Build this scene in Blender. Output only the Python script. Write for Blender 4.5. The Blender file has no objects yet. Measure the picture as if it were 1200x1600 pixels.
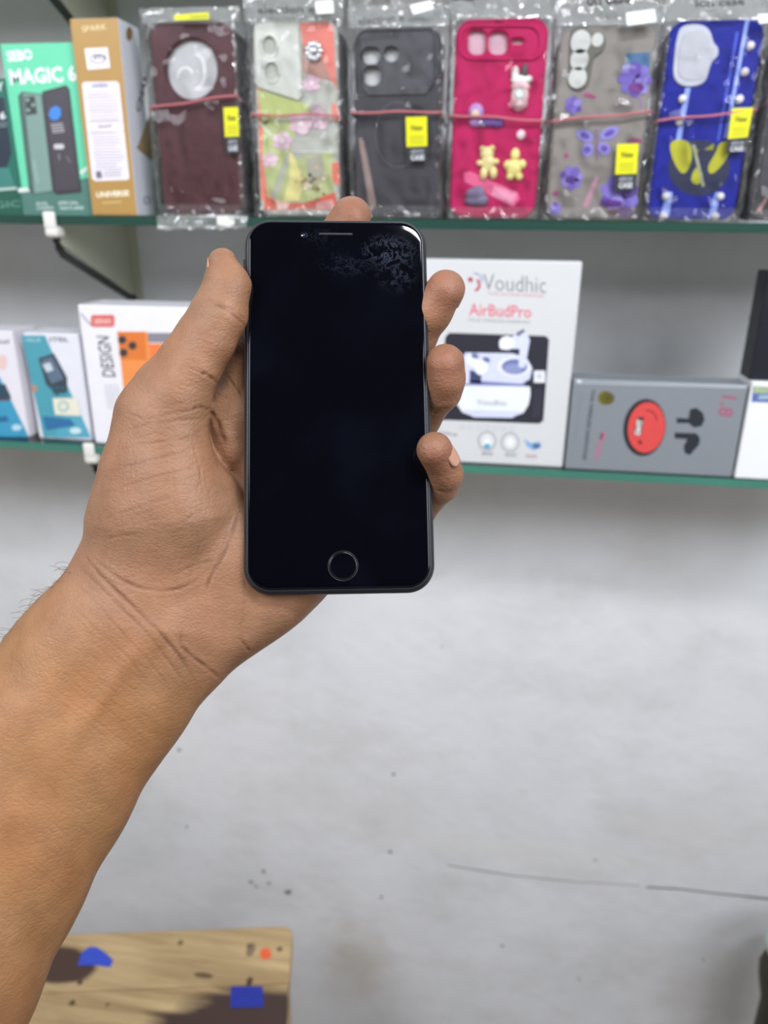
import bpy, bmesh, math, random
import numpy as np
from mathutils import Vector, Matrix, noise
from mathutils.geometry import tessellate_polygon

random.seed(7)
SC = bpy.context.scene
COL = SC.collection

# ------------------------------------------------------------------ camera
F = 1200.0                                   # focal length for a 1200 x 1600 frame
PITCH, YAW, ROLL = (math.radians(a) for a in (21.18, 7.95, 0.585))
CAM = np.array([0.0, 0.0, 1.5])
cp, sp, cy, sy = math.cos(PITCH), math.sin(PITCH), math.cos(YAW), math.sin(YAW)
FWD = np.array([-sy*cp, cy*cp, -sp])
R0 = np.array([cy, sy, 0.0]); U0 = np.cross(R0, FWD)
RIGHT = R0*math.cos(ROLL) + U0*math.sin(ROLL)
UP = -R0*math.sin(ROLL) + U0*math.cos(ROLL)
cam_data = bpy.data.cameras.new('camera')
cam = bpy.data.objects.new('camera', cam_data); COL.objects.link(cam)
cam.matrix_world = Matrix(((RIGHT[0], UP[0], -FWD[0], CAM[0]), (RIGHT[1], UP[1], -FWD[1], CAM[1]),
                           (RIGHT[2], UP[2], -FWD[2], CAM[2]), (0, 0, 0, 1)))
cam_data.sensor_fit = 'AUTO'; cam_data.sensor_width = 36.0; cam_data.lens = 27.0
cam_data.clip_start = 0.01
cam_data.dof.use_dof = True; cam_data.dof.focus_distance = 0.276; cam_data.dof.aperture_fstop = 11.0
SC.camera = cam

# ------------------------------------------------------------------ world, lights, exposure
SC.view_settings.view_transform = 'Standard'; SC.view_settings.look = 'None'
SC.view_settings.exposure = 0.0; SC.view_settings.gamma = 1.0
SC.view_settings.use_curve_mapping = False
world = bpy.data.worlds.new('shop_air'); SC.world = world; world.use_nodes = True
world.node_tree.nodes['Background'].inputs[0].default_value = (1.0, 0.95, 0.88, 1)
world.node_tree.nodes['Background'].inputs[1].default_value = 0.62

def area_light(name, loc, target, sx, sy_, power, color):
    d = bpy.data.lights.new(name, 'AREA'); d.shape = 'RECTANGLE'; d.size = sx; d.size_y = sy_
    d.energy = power; d.color = color
    o = bpy.data.objects.new(name, d); COL.objects.link(o); o.location = loc
    o.rotation_euler = (Vector(target) - Vector(loc)).to_track_quat('-Z', 'Y').to_euler()
    return o
area_light('left_panel_light', (-0.88, -0.40, 2.28), (-0.1, 0.85, 0.95), 0.8, 0.6, 17, (0.96, 0.985, 1.05))
area_light('right_fill_light', (1.05, -0.50, 2.22), (0.2, 0.85, 0.95), 0.8, 0.6, 15, (0.96, 0.985, 1.05))  # added soft fill, brightens the wall above the silver box
area_light('right_tube_light', (0.42, -0.20, 2.48), (0.25, 0.8, 0.9), 0.5, 0.12, 14, (0.96, 0.985, 1.05))
area_light('front_fill_light', (0.2, -2.6, 1.05), (0.0, 0.9, 1.2), 4.2, 2.2, 12, (1.0, 0.945, 0.885))  # added fill behind the camera to lift shadows; no doorway there

# ------------------------------------------------------------------ pixel rays (metres, world)
def ray(px, py):
    return RIGHT*((px-600)/F) + UP*((800-py)/F) + FWD
def P(px, py, Y):                            # point of the upright plane y = Y seen at a pixel
    d = ray(px, py); return Vector(CAM + d*((Y-CAM[1])/d[1]))
def PX(px, py, X):                           # ... of the plane x = X
    d = ray(px, py); return Vector(CAM + d*((X-CAM[0])/d[0]))
def PZ(px, py, Z):                           # ... of the level plane z = Z
    d = ray(px, py); return Vector(CAM + d*((Z-CAM[2])/d[2]))

# ------------------------------------------------------------------ materials
def lin(c):
    if isinstance(c, str):
        c = tuple(int(c[i:i+2], 16)/255 for i in (0, 2, 4))
    return tuple(x/12.92 if x <= .04045 else ((x+.055)/1.055)**2.4 for x in c[:3])
MATS = {}
def M(hexc, rough=0.5, var=0.05, scale=60, metal=0.0, spec=0.5, coat=0.0, bump=0.0):
    key = (hexc, rough, var, scale, metal, spec, coat, bump)
    if key in MATS: return MATS[key]
    m = bpy.data.materials.new('paint_'+hexc); m.use_nodes = True; nt = m.node_tree
    b = nt.nodes['Principled BSDF']
    c = lin(hexc)
    tc = nt.nodes.new('ShaderNodeTexCoord'); nz = nt.nodes.new('ShaderNodeTexNoise')
    nz.inputs['Scale'].default_value = scale; nz.inputs['Detail'].default_value = 3
    nt.links.new(tc.outputs['Object'], nz.inputs['Vector'])
    mx = nt.nodes.new('ShaderNodeMix'); mx.data_type = 'RGBA'
    mx.inputs[6].default_value = tuple(x*(1-var) for x in c)+(1,)
    mx.inputs[7].default_value = tuple(min(1, x*(1+var)) for x in c)+(1,)
    nt.links.new(nz.outputs[0], mx.inputs[0]); nt.links.new(mx.outputs[2], b.inputs['Base Color'])
    b.inputs['Roughness'].default_value = rough; b.inputs['Metallic'].default_value = metal
    b.inputs['Specular IOR Level'].default_value = spec; b.inputs['Coat Weight'].default_value = coat
    if bump:
        bp = nt.nodes.new('ShaderNodeBump'); bp.inputs['Strength'].default_value = bump; bp.inputs['Distance'].default_value = .002
        nt.links.new(nz.outputs[0], bp.inputs['Height']); nt.links.new(bp.outputs[0], b.inputs['Normal'])
    MATS[key] = m
    return m

def film_material(name, gloss, milky, tint=(1, 1, 1), rough=0.12, bscale=90, bstr=0.5):
    m = bpy.data.materials.new(name); m.use_nodes = True; nt = m.node_tree; N = nt.nodes
    N.remove(N['Principled BSDF']); out = N['Material Output']
    tr = N.new('ShaderNodeBsdfTransparent'); tr.inputs[0].default_value = tint+(1,)
    gl = N.new('ShaderNodeBsdfAnisotropic'); gl.inputs['Roughness'].default_value = rough
    df = N.new('ShaderNodeBsdfDiffuse'); df.inputs[0].default_value = (.85, .87, .86, 1)
    tc = N.new('ShaderNodeTexCoord')
    n1 = N.new('ShaderNodeTexNoise'); n1.noise_type = 'RIDGED_MULTIFRACTAL'; n1.inputs['Scale'].default_value = bscale
    n1.inputs['Detail'].default_value = 2.5
    try: n1.normalize = True
    except Exception: pass
    nt.links.new(tc.outputs['Object'], n1.inputs['Vector'])
    bp = N.new('ShaderNodeBump'); bp.inputs['Strength'].default_value = bstr; bp.inputs['Distance'].default_value = .006
    nt.links.new(n1.outputs[0], bp.inputs['Height'])
    nt.links.new(bp.outputs[0], gl.inputs['Normal'])
    lw = N.new('ShaderNodeLayerWeight'); lw.inputs[0].default_value = .25
    nt.links.new(bp.outputs[0], lw.inputs['Normal'])
    ma = N.new('ShaderNodeMath'); ma.operation = 'MULTIPLY_ADD'; ma.inputs[1].default_value = .6; ma.inputs[2].default_value = gloss
    nt.links.new(lw.outputs['Fresnel'], ma.inputs[0])
    mk = N.new('ShaderNodeMixShader'); mk.inputs[0].default_value = milky
    nt.links.new(tr.outputs[0], mk.inputs[1]); nt.links.new(df.outputs[0], mk.inputs[2])
    mx = N.new('ShaderNodeMixShader')
    nt.links.new(ma.outputs[0], mx.inputs[0]); nt.links.new(mk.outputs[0], mx.inputs[1]); nt.links.new(gl.outputs[0], mx.inputs[2])
    nt.links.new(mx.outputs[0], out.inputs['Surface'])
    return m

# ------------------------------------------------------------------ object helpers
def tag(o, label, cat=None, group=None, kind=None):
    if label: o['label'] = label
    if cat: o['category'] = cat
    if group: o['group'] = group
    if kind: o['kind'] = kind
    return o
def root(name, loc, label, cat, group=None):
    o = bpy.data.objects.new(name, None); o.empty_display_size = .02; COL.objects.link(o)
    o.location = loc
    return tag(o, label, cat, group)
def base_of(p):
    while p.parent: p = p.parent
    return Vector(p.location)
def link(name, bm, mats, parent=None, smooth=False, label=None):
    """world-space bmesh -> one mesh object, relative to its thing's base"""
    if parent is not None:
        off = base_of(parent)
        for v in bm.verts: v.co -= off
    me = bpy.data.meshes.new(name); bm.to_mesh(me); bm.free()
    for m in (mats if isinstance(mats, (list, tuple)) else [mats]): me.materials.append(m)
    if smooth: me.polygons.foreach_set('use_smooth', [True]*len(me.polygons))
    o = bpy.data.objects.new(name, me); COL.objects.link(o)
    if parent is not None: o.parent = parent
    if label: o['label'] = label
    return o
def structure(name, bm, mats, smooth=False):
    o = link(name, bm, mats, None, smooth); o['kind'] = 'structure'; return o
def add_box(bm, x0, x1, y0, y1, z0, z1, bev=0.0, seg=2, mi=0):
    vs = [bm.verts.new((x, y, z)) for x in (x0, x1) for y in (y0, y1) for z in (z0, z1)]
    fs = [(0, 1, 3, 2), (4, 6, 7, 5), (0, 4, 5, 1), (2, 3, 7, 6), (0, 2, 6, 4), (1, 5, 7, 3)]
    fl = [bm.faces.new([vs[i] for i in f]) for f in fs]
    for f in fl: f.material_index = mi
    if bev:
        es = list({e for f in fl for e in f.edges})
        r = bmesh.ops.bevel(bm, geom=es, offset=bev, segments=seg, profile=.5, affect='EDGES')
        for f in r['faces']: f.material_index = mi
    return fl
def add_tube(bm, pts, r, n=8, closed=False, mi=0):
    pts = [Vector(p) for p in pts]; rings = []
    k = len(pts)
    for i, p in enumerate(pts):
        a = pts[(i-1) % k] if closed or i > 0 else p
        b = pts[(i+1) % k] if closed or i < k-1 else p
        t = (b-a).normalized()
        s = Vector((0, 0, 1)) if abs(t.z) < .9 else Vector((1, 0, 0))
        u = t.cross(s).normalized(); v = t.cross(u)
        rr = r[i] if isinstance(r, (list, tuple)) else r
        rings.append([bm.verts.new(p + (u*math.cos(6.28319*j/n) + v*math.sin(6.28319*j/n))*rr) for j in range(n)])
    for i in range(k if closed else k-1):
        A, B = rings[i], rings[(i+1) % k]
        for j in range(n):
            f = bm.faces.new((A[j], A[(j+1) % n], B[(j+1) % n], B[j])); f.material_index = mi
    if not closed:
        for R_ in (rings[0], rings[-1]):
            f = bm.faces.new(R_); f.material_index = mi
def add_blob(bm, c, sx, sy_, sz, seg=12, rot=None, mi=0):
    m = Matrix.Translation(c) @ (rot.to_4x4() if rot else Matrix()) @ Matrix.Diagonal((sx, sy_, sz, 1))
    r = bmesh.ops.create_uvsphere(bm, u_segments=seg, v_segments=max(6, seg//2), radius=1, matrix=m)
    for v in r['verts']:
        for f in v.link_faces: f.material_index = mi
def rrect(x0, x1, z0, z1, r, n=6):
    pts = []
    for cx, cz, a0 in ((x1-r, z1-r, 0), (x0+r, z1-r, 90), (x0+r, z0+r, 180), (x1-r, z0+r, 270)):
        for i in range(n+1):
            a = math.radians(a0 + 90*i/n); pts.append((cx+r*math.cos(a), cz+r*math.sin(a)))
    return pts
def ellipse(cx, cz, rx, rz, n=28, rot=0):
    c, s = math.cos(rot), math.sin(rot)
    return [(cx + rx*math.cos(a)*c - rz*math.sin(a)*s, cz + rx*math.cos(a)*s + rz*math.sin(a)*c)
            for a in (2*math.pi*i/n for i in range(n))]
def add_plate(bm, loops, y0, y1, mi=0, chamfer=0.0):
    """outline (and holes) in x,z extruded from y0 (front) to y1 (back)"""
    def grow(lp, d):
        out = []
        k = len(lp)
        for i in range(k):
            a, p, b = Vector(lp[i-1]), Vector(lp[i]), Vector(lp[(i+1) % k])
            t = (b-a)
            n = Vector((-t.y, t.x)).normalized() if t.length > 1e-9 else Vector((0, 0))
            out.append((p.x+n.x*d, p.y+n.y*d))
        return out
    levels = [(y0, chamfer), (y0+chamfer, 0), (y1, 0)] if chamfer else [(y0, 0), (y1, 0)]
    verts = []
    for (y, d) in levels:
        lv = []
        for li, lp in enumerate(loops):
            area = sum(lp[i-1][0]*lp[i][1]-lp[i][0]*lp[i-1][1] for i in range(len(lp)))
            dd = d if area > 0 else -d
            if li: dd = -dd
            l2 = grow(lp, dd) if d else lp
            lv.append([bm.verts.new((x, y, z)) for x, z in l2])
        verts.append(lv)
    tris = tessellate_polygon([[Vector((v.co.x, v.co.z, 0)) for v in lp] for lp in verts[0]])
    for lvl in (0, -1):
        flat = [v for lp in verts[lvl] for v in lp]
        for t in tris:
            try:
                f = bm.faces.new([flat[i] for i in t]); f.material_index = mi
            except ValueError: pass
    for a, b in zip(verts[:-1], verts[1:]):
        for la, lb in zip(a, b):
            k = len(la)
            for i in range(k):
                f = bm.faces.new((la[i], la[(i+1) % k], lb[(i+1) % k], lb[i])); f.material_index = mi
    bmesh.ops.recalc_face_normals(bm, faces=bm.faces)

# ------------------------------------------------------------------ flat print on a face
_TXT = {}
def text_mesh(s, bold=0.0, shear=0.0):
    k = (s, bold, shear)
    if k in _TXT: return _TXT[k]
    cu = bpy.data.curves.new('t', 'FONT'); cu.body = s; cu.offset = bold; cu.shear = shear; cu.resolution_u = 2
    o = bpy.data.objects.new('t', cu); COL.objects.link(o)
    dg = bpy.context.evaluated_depsgraph_get(); ev = o.evaluated_get(dg); me = ev.to_mesh()
    v = [(a.co.x, a.co.y) for a in me.vertices]; f = [tuple(p.vertices) for p in me.polygons]
    ev.to_mesh_clear(); bpy.data.objects.remove(o); bpy.data.curves.remove(cu)
    xs = [a for a, _ in v]; ys = [b for _, b in v]
    x0, x1, y0, y1 = min(xs), max(xs), min(ys), max(ys)
    v = [((a-x0)/(x1-x0+1e-9), (b-y0)/(y1-y0+1e-9)) for a, b in v]
    _TXT[k] = (v, f); return _TXT[k]

class Print:
    """polygons given where the photograph shows them, laid on a real plane as ink layers"""
    def __init__(s, axis, val, side=-1, lift=0.00015, base=1):
        s.bm = bmesh.new(); s.mats = []; s.axis, s.val, s.side, s.lift, s.L = axis, val, side, lift, base
    def pt(s, px, py):
        q = {'y': P, 'x': PX, 'z': PZ}[s.axis](px, py, s.val + s.side*s.lift*s.L)
        return q
    def mi(s, hexc, rough):
        m = hexc if not isinstance(hexc, str) else M(hexc, rough)
        if m not in s.mats: s.mats.append(m)
        return s.mats.index(m)
    def poly(s, pts, hexc, rough=.45, L=None):
        if L is not None: s.L = L
        vs = [s.bm.verts.new(s.pt(*p)) for p in pts]
        i = s.mi(hexc, rough)
        for t in tessellate_polygon([[Vector((p[0], p[1], 0)) for p in pts]]):
            try:
                f = s.bm.faces.new([vs[j] for j in t]); f.material_index = i
            except ValueError: pass
        return s
    def disc(s, cx, cy_, rx, ry, hexc, rot=0, L=None, n=24, rough=.45):
        return s.poly(ellipse(cx, cy_, rx, ry, n, math.radians(rot)), hexc, rough, L)
    def ring(s, cx, cy_, rx, ry, wd, hexc, L=None, a0=0, a1=360, rot=0):
        if L is not None: s.L = L
        i = s.mi(hexc, .45); n = 30; c, q = math.cos(math.radians(rot)), math.sin(math.radians(rot))
        prev = None
        for k in range(n+1):
            a = math.radians(a0+(a1-a0)*k/n)
            def at(fx, fy):
                x, y = fx*math.cos(a), fy*math.sin(a)
                return s.bm.verts.new(s.pt(cx+x*c-y*q, cy_+x*q+y*c))
            cur = (at(rx, ry), at(rx-wd, ry-wd))
            if prev:
                f = s.bm.faces.new((prev[0], cur[0], cur[1], prev[1])); f.material_index = i
            prev = cur
        return s
    def line(s, pts, w, hexc, L=None):
        if L is not None: s.L = L
        i = s.mi(hexc, .45)
        for a, b in zip(pts[:-1], pts[1:]):
            t = Vector((b[0]-a[0], b[1]-a[1])); n = Vector((-t.y, t.x)).normalized()*w/2
            vs = [s.bm.verts.new(s.pt(*q)) for q in ((a[0]+n.x, a[1]+n.y), (b[0]+n.x, b[1]+n.y), (b[0]-n.x, b[1]-n.y), (a[0]-n.x, a[1]-n.y))]
            f = s.bm.faces.new(vs); f.material_index = i
        return s
    def text(s, body, bl, br, tl, hexc, bold=0.0, shear=0.0, L=None):
        """bl, br, tl: bottom-left, bottom-right, top-left corners of the word"""
        if L is not None: s.L = L
        i = s.mi(hexc, .45); v, f = text_mesh(body, bold, shear)
        bl, br, tl = Vector(bl), Vector(br), Vector(tl)
        vs = [s.bm.verts.new(s.pt(*(bl + (br-bl)*a + (tl-bl)*b))) for a, b in v]
        for q in f:
            try:
                g = s.bm.faces.new([vs[k] for k in q]); g.material_index = i
            except ValueError: pass
        return s
    def build(s, name, parent, label=None):
        return link(name, s.bm, s.mats, parent, label=label)

# ------------------------------------------------------------------ the room
YF, YW = 0.78, 0.945                          # shelf-front plane, wall plane
ZU = P(600, 342, YF).z                        # top of the upper glass
ZL = P(1000, 738, YF).z                       # top of the lower glass
GT = 0.0085
def wall_material():
    m = bpy.data.materials.new('whitewashed_plaster'); m.use_nodes = True; nt = m.node_tree; N = nt.nodes; Lk = nt.links.new
    b = N['Principled BSDF']; b.inputs['Roughness'].default_value = .75; b.inputs['Specular IOR Level'].default_value = .25
    geo = N.new('ShaderNodeNewGeometry')
    def nz(sc, det, rough=.55, vec=None):
        n = N.new('ShaderNodeTexNoise'); n.inputs['Scale'].default_value = sc; n.inputs['Detail'].default_value = det
        n.inputs['Roughness'].default_value = rough; Lk(vec or geo.outputs['Position'], n.inputs['Vector']); return n
    def ramp(src, stops):
        r = N.new('ShaderNodeValToRGB'); e = r.color_ramp.elements
        while len(e) < len(stops): e.new(.5)
        for x, (p, c) in zip(e, stops): x.position = p; x.color = c
        Lk(src, r.inputs[0]); return r
    base = ramp(nz(6, 5).outputs[0], [(.3, (.67, .685, .70, 1)), (.5, (.735, .745, .775, 1)), (.72, (.765, .78, .81, 1))])
    mp = N.new('ShaderNodeMapping'); mp.inputs['Scale'].default_value = (1, 1, 1.5); Lk(geo.outputs['Position'], mp.inputs[0])
    grime = ramp(nz(9, 6, .6, mp.outputs[0]).outputs[0], [(.48, (1, 1, 1, 1)), (.75, (.72, .69, .64, 1))])
    col = N.new('ShaderNodeMix'); col.data_type = 'RGBA'; col.blend_type = 'MULTIPLY'; col.inputs[0].default_value = .35
    Lk(base.outputs[0], col.inputs[6]); Lk(grime.outputs[0], col.inputs[7])
    last = col.outputs[2]
    # large darker patches low on the wall, each with its own ragged shape
    for (px, py, rx, rz, c, amt) in ((560, 1500, .075, .13, (.50, .45, .38, 1), .55), (1120, 1560, .16, .11, (.50, .47, .43, 1), .55),
                                     (820, 1330, .30, .035, (.72, .72, .70, 1), .5), (500, 1250, .14, .05, (.66, .66, .66, 1), .35),
                                     (1090, 1290, .14, .10, (.62, .61, .60, 1), .4)):
        q = P(px, py, YW)
        sub = N.new('ShaderNodeVectorMath'); sub.operation = 'SUBTRACT'; sub.inputs[1].default_value = q
        Lk(geo.outputs['Position'], sub.inputs[0])
        scl = N.new('ShaderNodeVectorMath'); scl.operation = 'MULTIPLY'; scl.inputs[1].default_value = (1/rx, 0, 1/rz); Lk(sub.outputs[0], scl.inputs[0])
        ln = N.new('ShaderNodeVectorMath'); ln.operation = 'LENGTH'; Lk(scl.outputs[0], ln.inputs[0])
        wob = nz(22, 5)
        ad = N.new('ShaderNodeMath'); ad.operation = 'MULTIPLY_ADD'; ad.inputs[1].default_value = 1.3; Lk(wob.outputs[0], ad.inputs[0]); Lk(ln.outputs['Value'], ad.inputs[2])
        mr = N.new('ShaderNodeMapRange'); mr.interpolation_type = 'SMOOTHSTEP'
        mr.inputs['From Min'].default_value = .7; mr.inputs['From Max'].default_value = 1.9
        mr.inputs['To Min'].default_value = amt; mr.inputs['To Max'].default_value = 0; Lk(ad.outputs[0], mr.inputs['Value'])
        mx = N.new('ShaderNodeMix'); mx.data_type = 'RGBA'; mx.inputs[7].default_value = c
        Lk(mr.outputs[0], mx.inputs[0]); Lk(last, mx.inputs[6]); last = mx.outputs[2]
    Lk(last, b.inputs['Base Color'])
    bp = N.new('ShaderNodeBump'); bp.inputs['Strength'].default_value = .35; bp.inputs['Distance'].default_value = .004
    Lk(nz(38, 6).outputs[0], bp.inputs['Height']); Lk(bp.outputs[0], b.inputs['Normal'])
    return m
WALLM = wall_material()
bm = bmesh.new(); add_box(bm, -2.4, 2.4, YW, YW+.12, 0, 2.75); wall = structure('wall_back', bm, WALLM)
bm = bmesh.new(); add_box(bm, -2.4, 2.4, -3.0, YW+.12, -.08, 0); structure('floor', bm, M('6E6A66', .5, .15, 8))
bm = bmesh.new(); add_box(bm, -2.4, 2.4, -3.0, YW+.12, 2.75, 2.83); structure('ceiling', bm, M('6C6B69', .8, .08, 8))
bm = bmesh.new(); add_box(bm, -2.4, 2.4, -3.12, -3.0, 0, 2.75); structure('wall_front', bm, M('2A2826', .8, .2, 6))

# chips, specks and a crack in the plaster
bm = bmesh.new()
def splat(px, py, r, k=11):
    c = P(px, py, YW-.0004)
    rr = [r*random.uniform(.6, 1.25) for _ in range(k)]
    vs = [bm.verts.new((c.x+rr[i]*math.cos(6.283*i/k), c.y, c.z+rr[i]*math.sin(6.283*i/k)*.9)) for i in range(k)]
    bm.faces.new(vs)
for px, py, r in ((615, 1210, 5), (610, 1331, 5), (280, 1172, 5), (292, 1292, 4), (596, 1402, 4), (785, 1478, 4), (450, 1394, 8), (392, 1378, 6),
                  (412, 1362, 5), (400, 1385, 5), (420, 1380, 4), (740, 1185, 2), (930, 1345, 3), (690, 1010, 2), (1100, 1500, 3), (905, 1530, 3)):
    splat(px, py, r*.00072)
o = link('plaster_chip', bm, M('77746E', .8, .3, 200), wall); o['kind'] = 'stuff'
bm = bmesh.new()
for pts, w in (([(1010, 1386), (1060, 1389), (1110, 1395), (1150, 1399), (1215, 1406), (1330, 1415)], .0022), ([(700, 1352), (800, 1368), (900, 1378), (1000, 1384)], .0008)):
    q = [P(x, y, YW-.0003) for x, y in pts]
    for i, (a, b_) in enumerate(zip(q[:-1], q[1:])):
        wa, wb = w*random.uniform(.6, 1.2), w*random.uniform(.6, 1.2)
        bm.faces.new([bm.verts.new(v) for v in (a+Vector((0, 0, wa)), b_+Vector((0, 0, wb)), b_-Vector((0, 0, wb)), a-Vector((0, 0, wa)))])
o = link('plaster_crack', bm, M('7E7A74', .85, .3, 120), wall)

# ------------------------------------------------------------------ glass shelves and brackets
def glass_top():
    m = bpy.data.materials.new('shelf_glass'); m.use_nodes = True; nt = m.node_tree; N = nt.nodes
    N.remove(N['Principled BSDF']); out = N['Material Output']
    tr = N.new('ShaderNodeBsdfTransparent'); tr.inputs[0].default_value = (.90, .96, .93, 1)
    gl = N.new('ShaderNodeBsdfAnisotropic'); gl.inputs['Roughness'].default_value = .06
    fr = N.new('ShaderNodeFresnel'); fr.inputs[0].default_value = 1.5
    mx = N.new('ShaderNodeMixShader'); nt.links.new(fr.outputs[0], mx.inputs[0])
    nt.links.new(tr.outputs[0], mx.inputs[1]); nt.links.new(gl.outputs[0], mx.inputs[2]); nt.links.new(mx.outputs[0], out.inputs[0])
    return m
GLASS = glass_top(); GEDGE = M('28493F', .3, .35, 5, spec=.25); GEDGE2 = M('447C6C', .3, .35, 5, spec=.3)
def shelf(z, yf, label, edge):
    bm = bmesh.new()
    fl = add_box(bm, -1.25, 1.25, yf, YW-.002, z-GT, z, 0)
    bm.faces.ensure_lookup_table()
    for f in bm.faces: f.material_index = 1 if abs(f.normal.z) < .5 else 0
    bmesh.ops.recalc_face_normals(bm, faces=bm.faces)
    for f in bm.faces: f.material_index = 1 if abs(f.normal.z) < .5 else 0
    return tag(link('glass_shelf', bm, [GLASS, edge]), label, 'shelf', 'glass shelves on the wall')
YS = YF-.006
shelf(ZU, YS, 'green-edged glass shelf carrying the row of bagged phone cases', GEDGE)
shelf(ZL, YS, 'green-edged glass shelf carrying the white earbud box and silver box', GEDGE2)
ZT = ZU + (ZU-ZL) + .01
shelf(ZT, YS, 'topmost glass shelf just above the picture, over the bagged phone cases', GEDGE)

CREAM, BLACKR, CLIP = M('B9BBA6', .45, .06, 30), M('2B2B29', .5, .1, 60), M('E6E6E0', .3, .04, 60)
def bracket(x, z, drop, label):
    z = z-GT-.0005
    r = root('shelf_bracket', (x, YW, z), label, 'bracket', 'brackets under the glass shelves')
    y0, y1 = YS+.004, YW-.001
    bm = bmesh.new()                                            # triangular side plate
    prof = [(y0+.002, z), (y1, z), (y1, z-drop), (y1-.012, z-drop), (y0+.002, z-.016)]
    a = [bm.verts.new((x-.0012, p, q)) for p, q in prof]; b_ = [bm.verts.new((x+.0012, p, q)) for p, q in prof]
    bm.faces.new(a); bm.faces.new(b_[::-1])
    for i in range(5): bm.faces.new((a[i], b_[i], b_[(i+1) % 5], a[(i+1) % 5]))
    bmesh.ops.recalc_face_normals(bm, faces=bm.faces)
    link('side_plate', bm, CREAM, r)
    bm = bmesh.new(); add_tube(bm, [(x, y0+.0005, z-.014), (x, y0+.004, z-.022), (x, y0+.010, z-.029), (x, y1-.016, z-drop-.001), (x, y1-.008, z-drop-.003), (x, y1-.0045, z-drop-.003)], .0042, 10)
    link('rim', bm, BLACKR, r, True, label='black rim along the sloping lower edge')
    bm = bmesh.new(); add_box(bm, x-.011, x+.011, y1-.003, y1, z-drop-.006, z, .001); link('wall_plate', bm, CREAM, r)
    bm = bmesh.new(); add_box(bm, x-.0075, x+.0075, YS-.004, YS+.012, z-.012, z-.0006, .0035, 3)
    add_box(bm, x-.0065, x+.0065, YS-.0045, YS-.0006, z-.004, z+GT+.004, .0018, 3)
    link('clip', bm, CLIP, r, True, label='white plastic clip holding the glass edge')
XB = P(85, 345, YF).x
DROP = ZU-GT-P(208, 460, YW).z
bracket(XB, ZU, DROP, 'cream and black bracket under the upper glass shelf at left')
bracket(P(146, 706, YF).x, ZL, DROP, 'cream bracket with white clip under the lower shelf, beside the hand')
bracket(XB+.004, ZT, DROP, 'bracket of the topmost shelf, its tip behind the gold box')

# ------------------------------------------------------------------ boxes
def carton(name, label, x0, x1, z0, z1, yf, depth, mat, cat='box', group=None, bev=.0012, sides=None):
    r = root(name, ((x0+x1)/2, yf+depth/2, z0), label, cat, group)
    bm = bmesh.new(); add_box(bm, x0, x1, yf, yf+depth, z0, z1, bev, 2)
    mats = [mat]
    if sides:
        mats.append(sides)
        bm.normal_update()
        for f in bm.faces:
            if abs(f.normal.x) > .8 or f.normal.z > .8: f.material_index = 1
    link('carton', bm, mats, r)
    return r
EPS = .0003
ZU1, ZL1 = ZU+EPS, ZL+EPS
G1 = 'boxes on the upper glass shelf'; G2 = 'boxes on the lower glass shelf'

# green mobile phone box
yf = YF+.010
xg0 = P(22, 220, yf).x; xgold0 = P(126, 180, YF).x; 
rg = carton('mobile_phone_box', 'mint green phone box with bold white lettering, left of the gold box', xg0, xgold0-.0015, ZU1, P(60, 67, yf).z, yf, .05, M('66D2A8', .45), 'box', G1)
p = Print('y', yf)
p.poly([(33, 298), (146, 276), (160, 345), (38, 345)], '4F7A70', L=1)
p.poly([(28, 294), (47, 293), (48, 299), (29, 301)], 'DDE8E0', L=2); p.poly([(124, 268), (138, 258), (140, 264), (127, 274)], 'D8E6DC')
p.build('printed_panel', rg)
p = Print('y', yf)
p.text('SEBO', (13, 97), (52, 93), (9, 80), 'F4FBF6', .035, L=2)
p.text('MAGIC 6', (17, 133), (121, 127), (13, 108), 'F4FBF6', .03)
p.build('printed_title', rg, 'white lettering')
p = Print('y', yf)
p.poly([(28, 150), (34, 143), (66, 147), (84, 300), (50, 304), (45, 296)], '4A635E', L=2)
p.poly([(36, 146), (64, 148), (82, 298), (54, 302)], '7C9A92', L=3)
p.poly([(38, 151), (54, 150), (58, 178), (41, 180)], '3B4444', L=4)
for c in ((43, 156), (52, 164), (44, 172)): p.disc(*c, 3, 3, '8B9B98', L=5)
p.text('MAGIC', (56, 286), (50, 250), (61, 285), 'A9C2BB', L=4)
p.poly([(66, 143), (103, 133), (108, 139), (127, 300), (88, 304), (82, 297)], '3C3840', L=6)
p.poly([(69, 146), (104, 137), (123, 295), (88, 298)], '46424A', L=7)
p.poly(ellipse(86, 177, 10, 12, 7, .3), '3C86D8', L=8)
for k in range(4): p.line([(79+k, 195+k*4), (98+k, 193+k*4)], 2.2, 'A9A6AC', L=8)
p.poly(rrect(84, 100, 225, 233, 3), 'C9C8CC', L=8)
p.line([(92, 240), (93, 250)], 2, '8A8890', L=8); p.line([(104, 244), (110, 254)], 2, '77757C', L=8)
for s, x, y in (('DUAL', 57, 321), ('CAMERA', 57, 328), ('SPECIAL', 91, 320), ('FEATURES', 94, 328)):
    p.text(s, (x, y), (x+4.6*len(s), y-1), (x, y-5), 'C8DAD4', .02, L=2)
p.build('printed_picture', rg, 'two grey phones and a blue icon')
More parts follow.
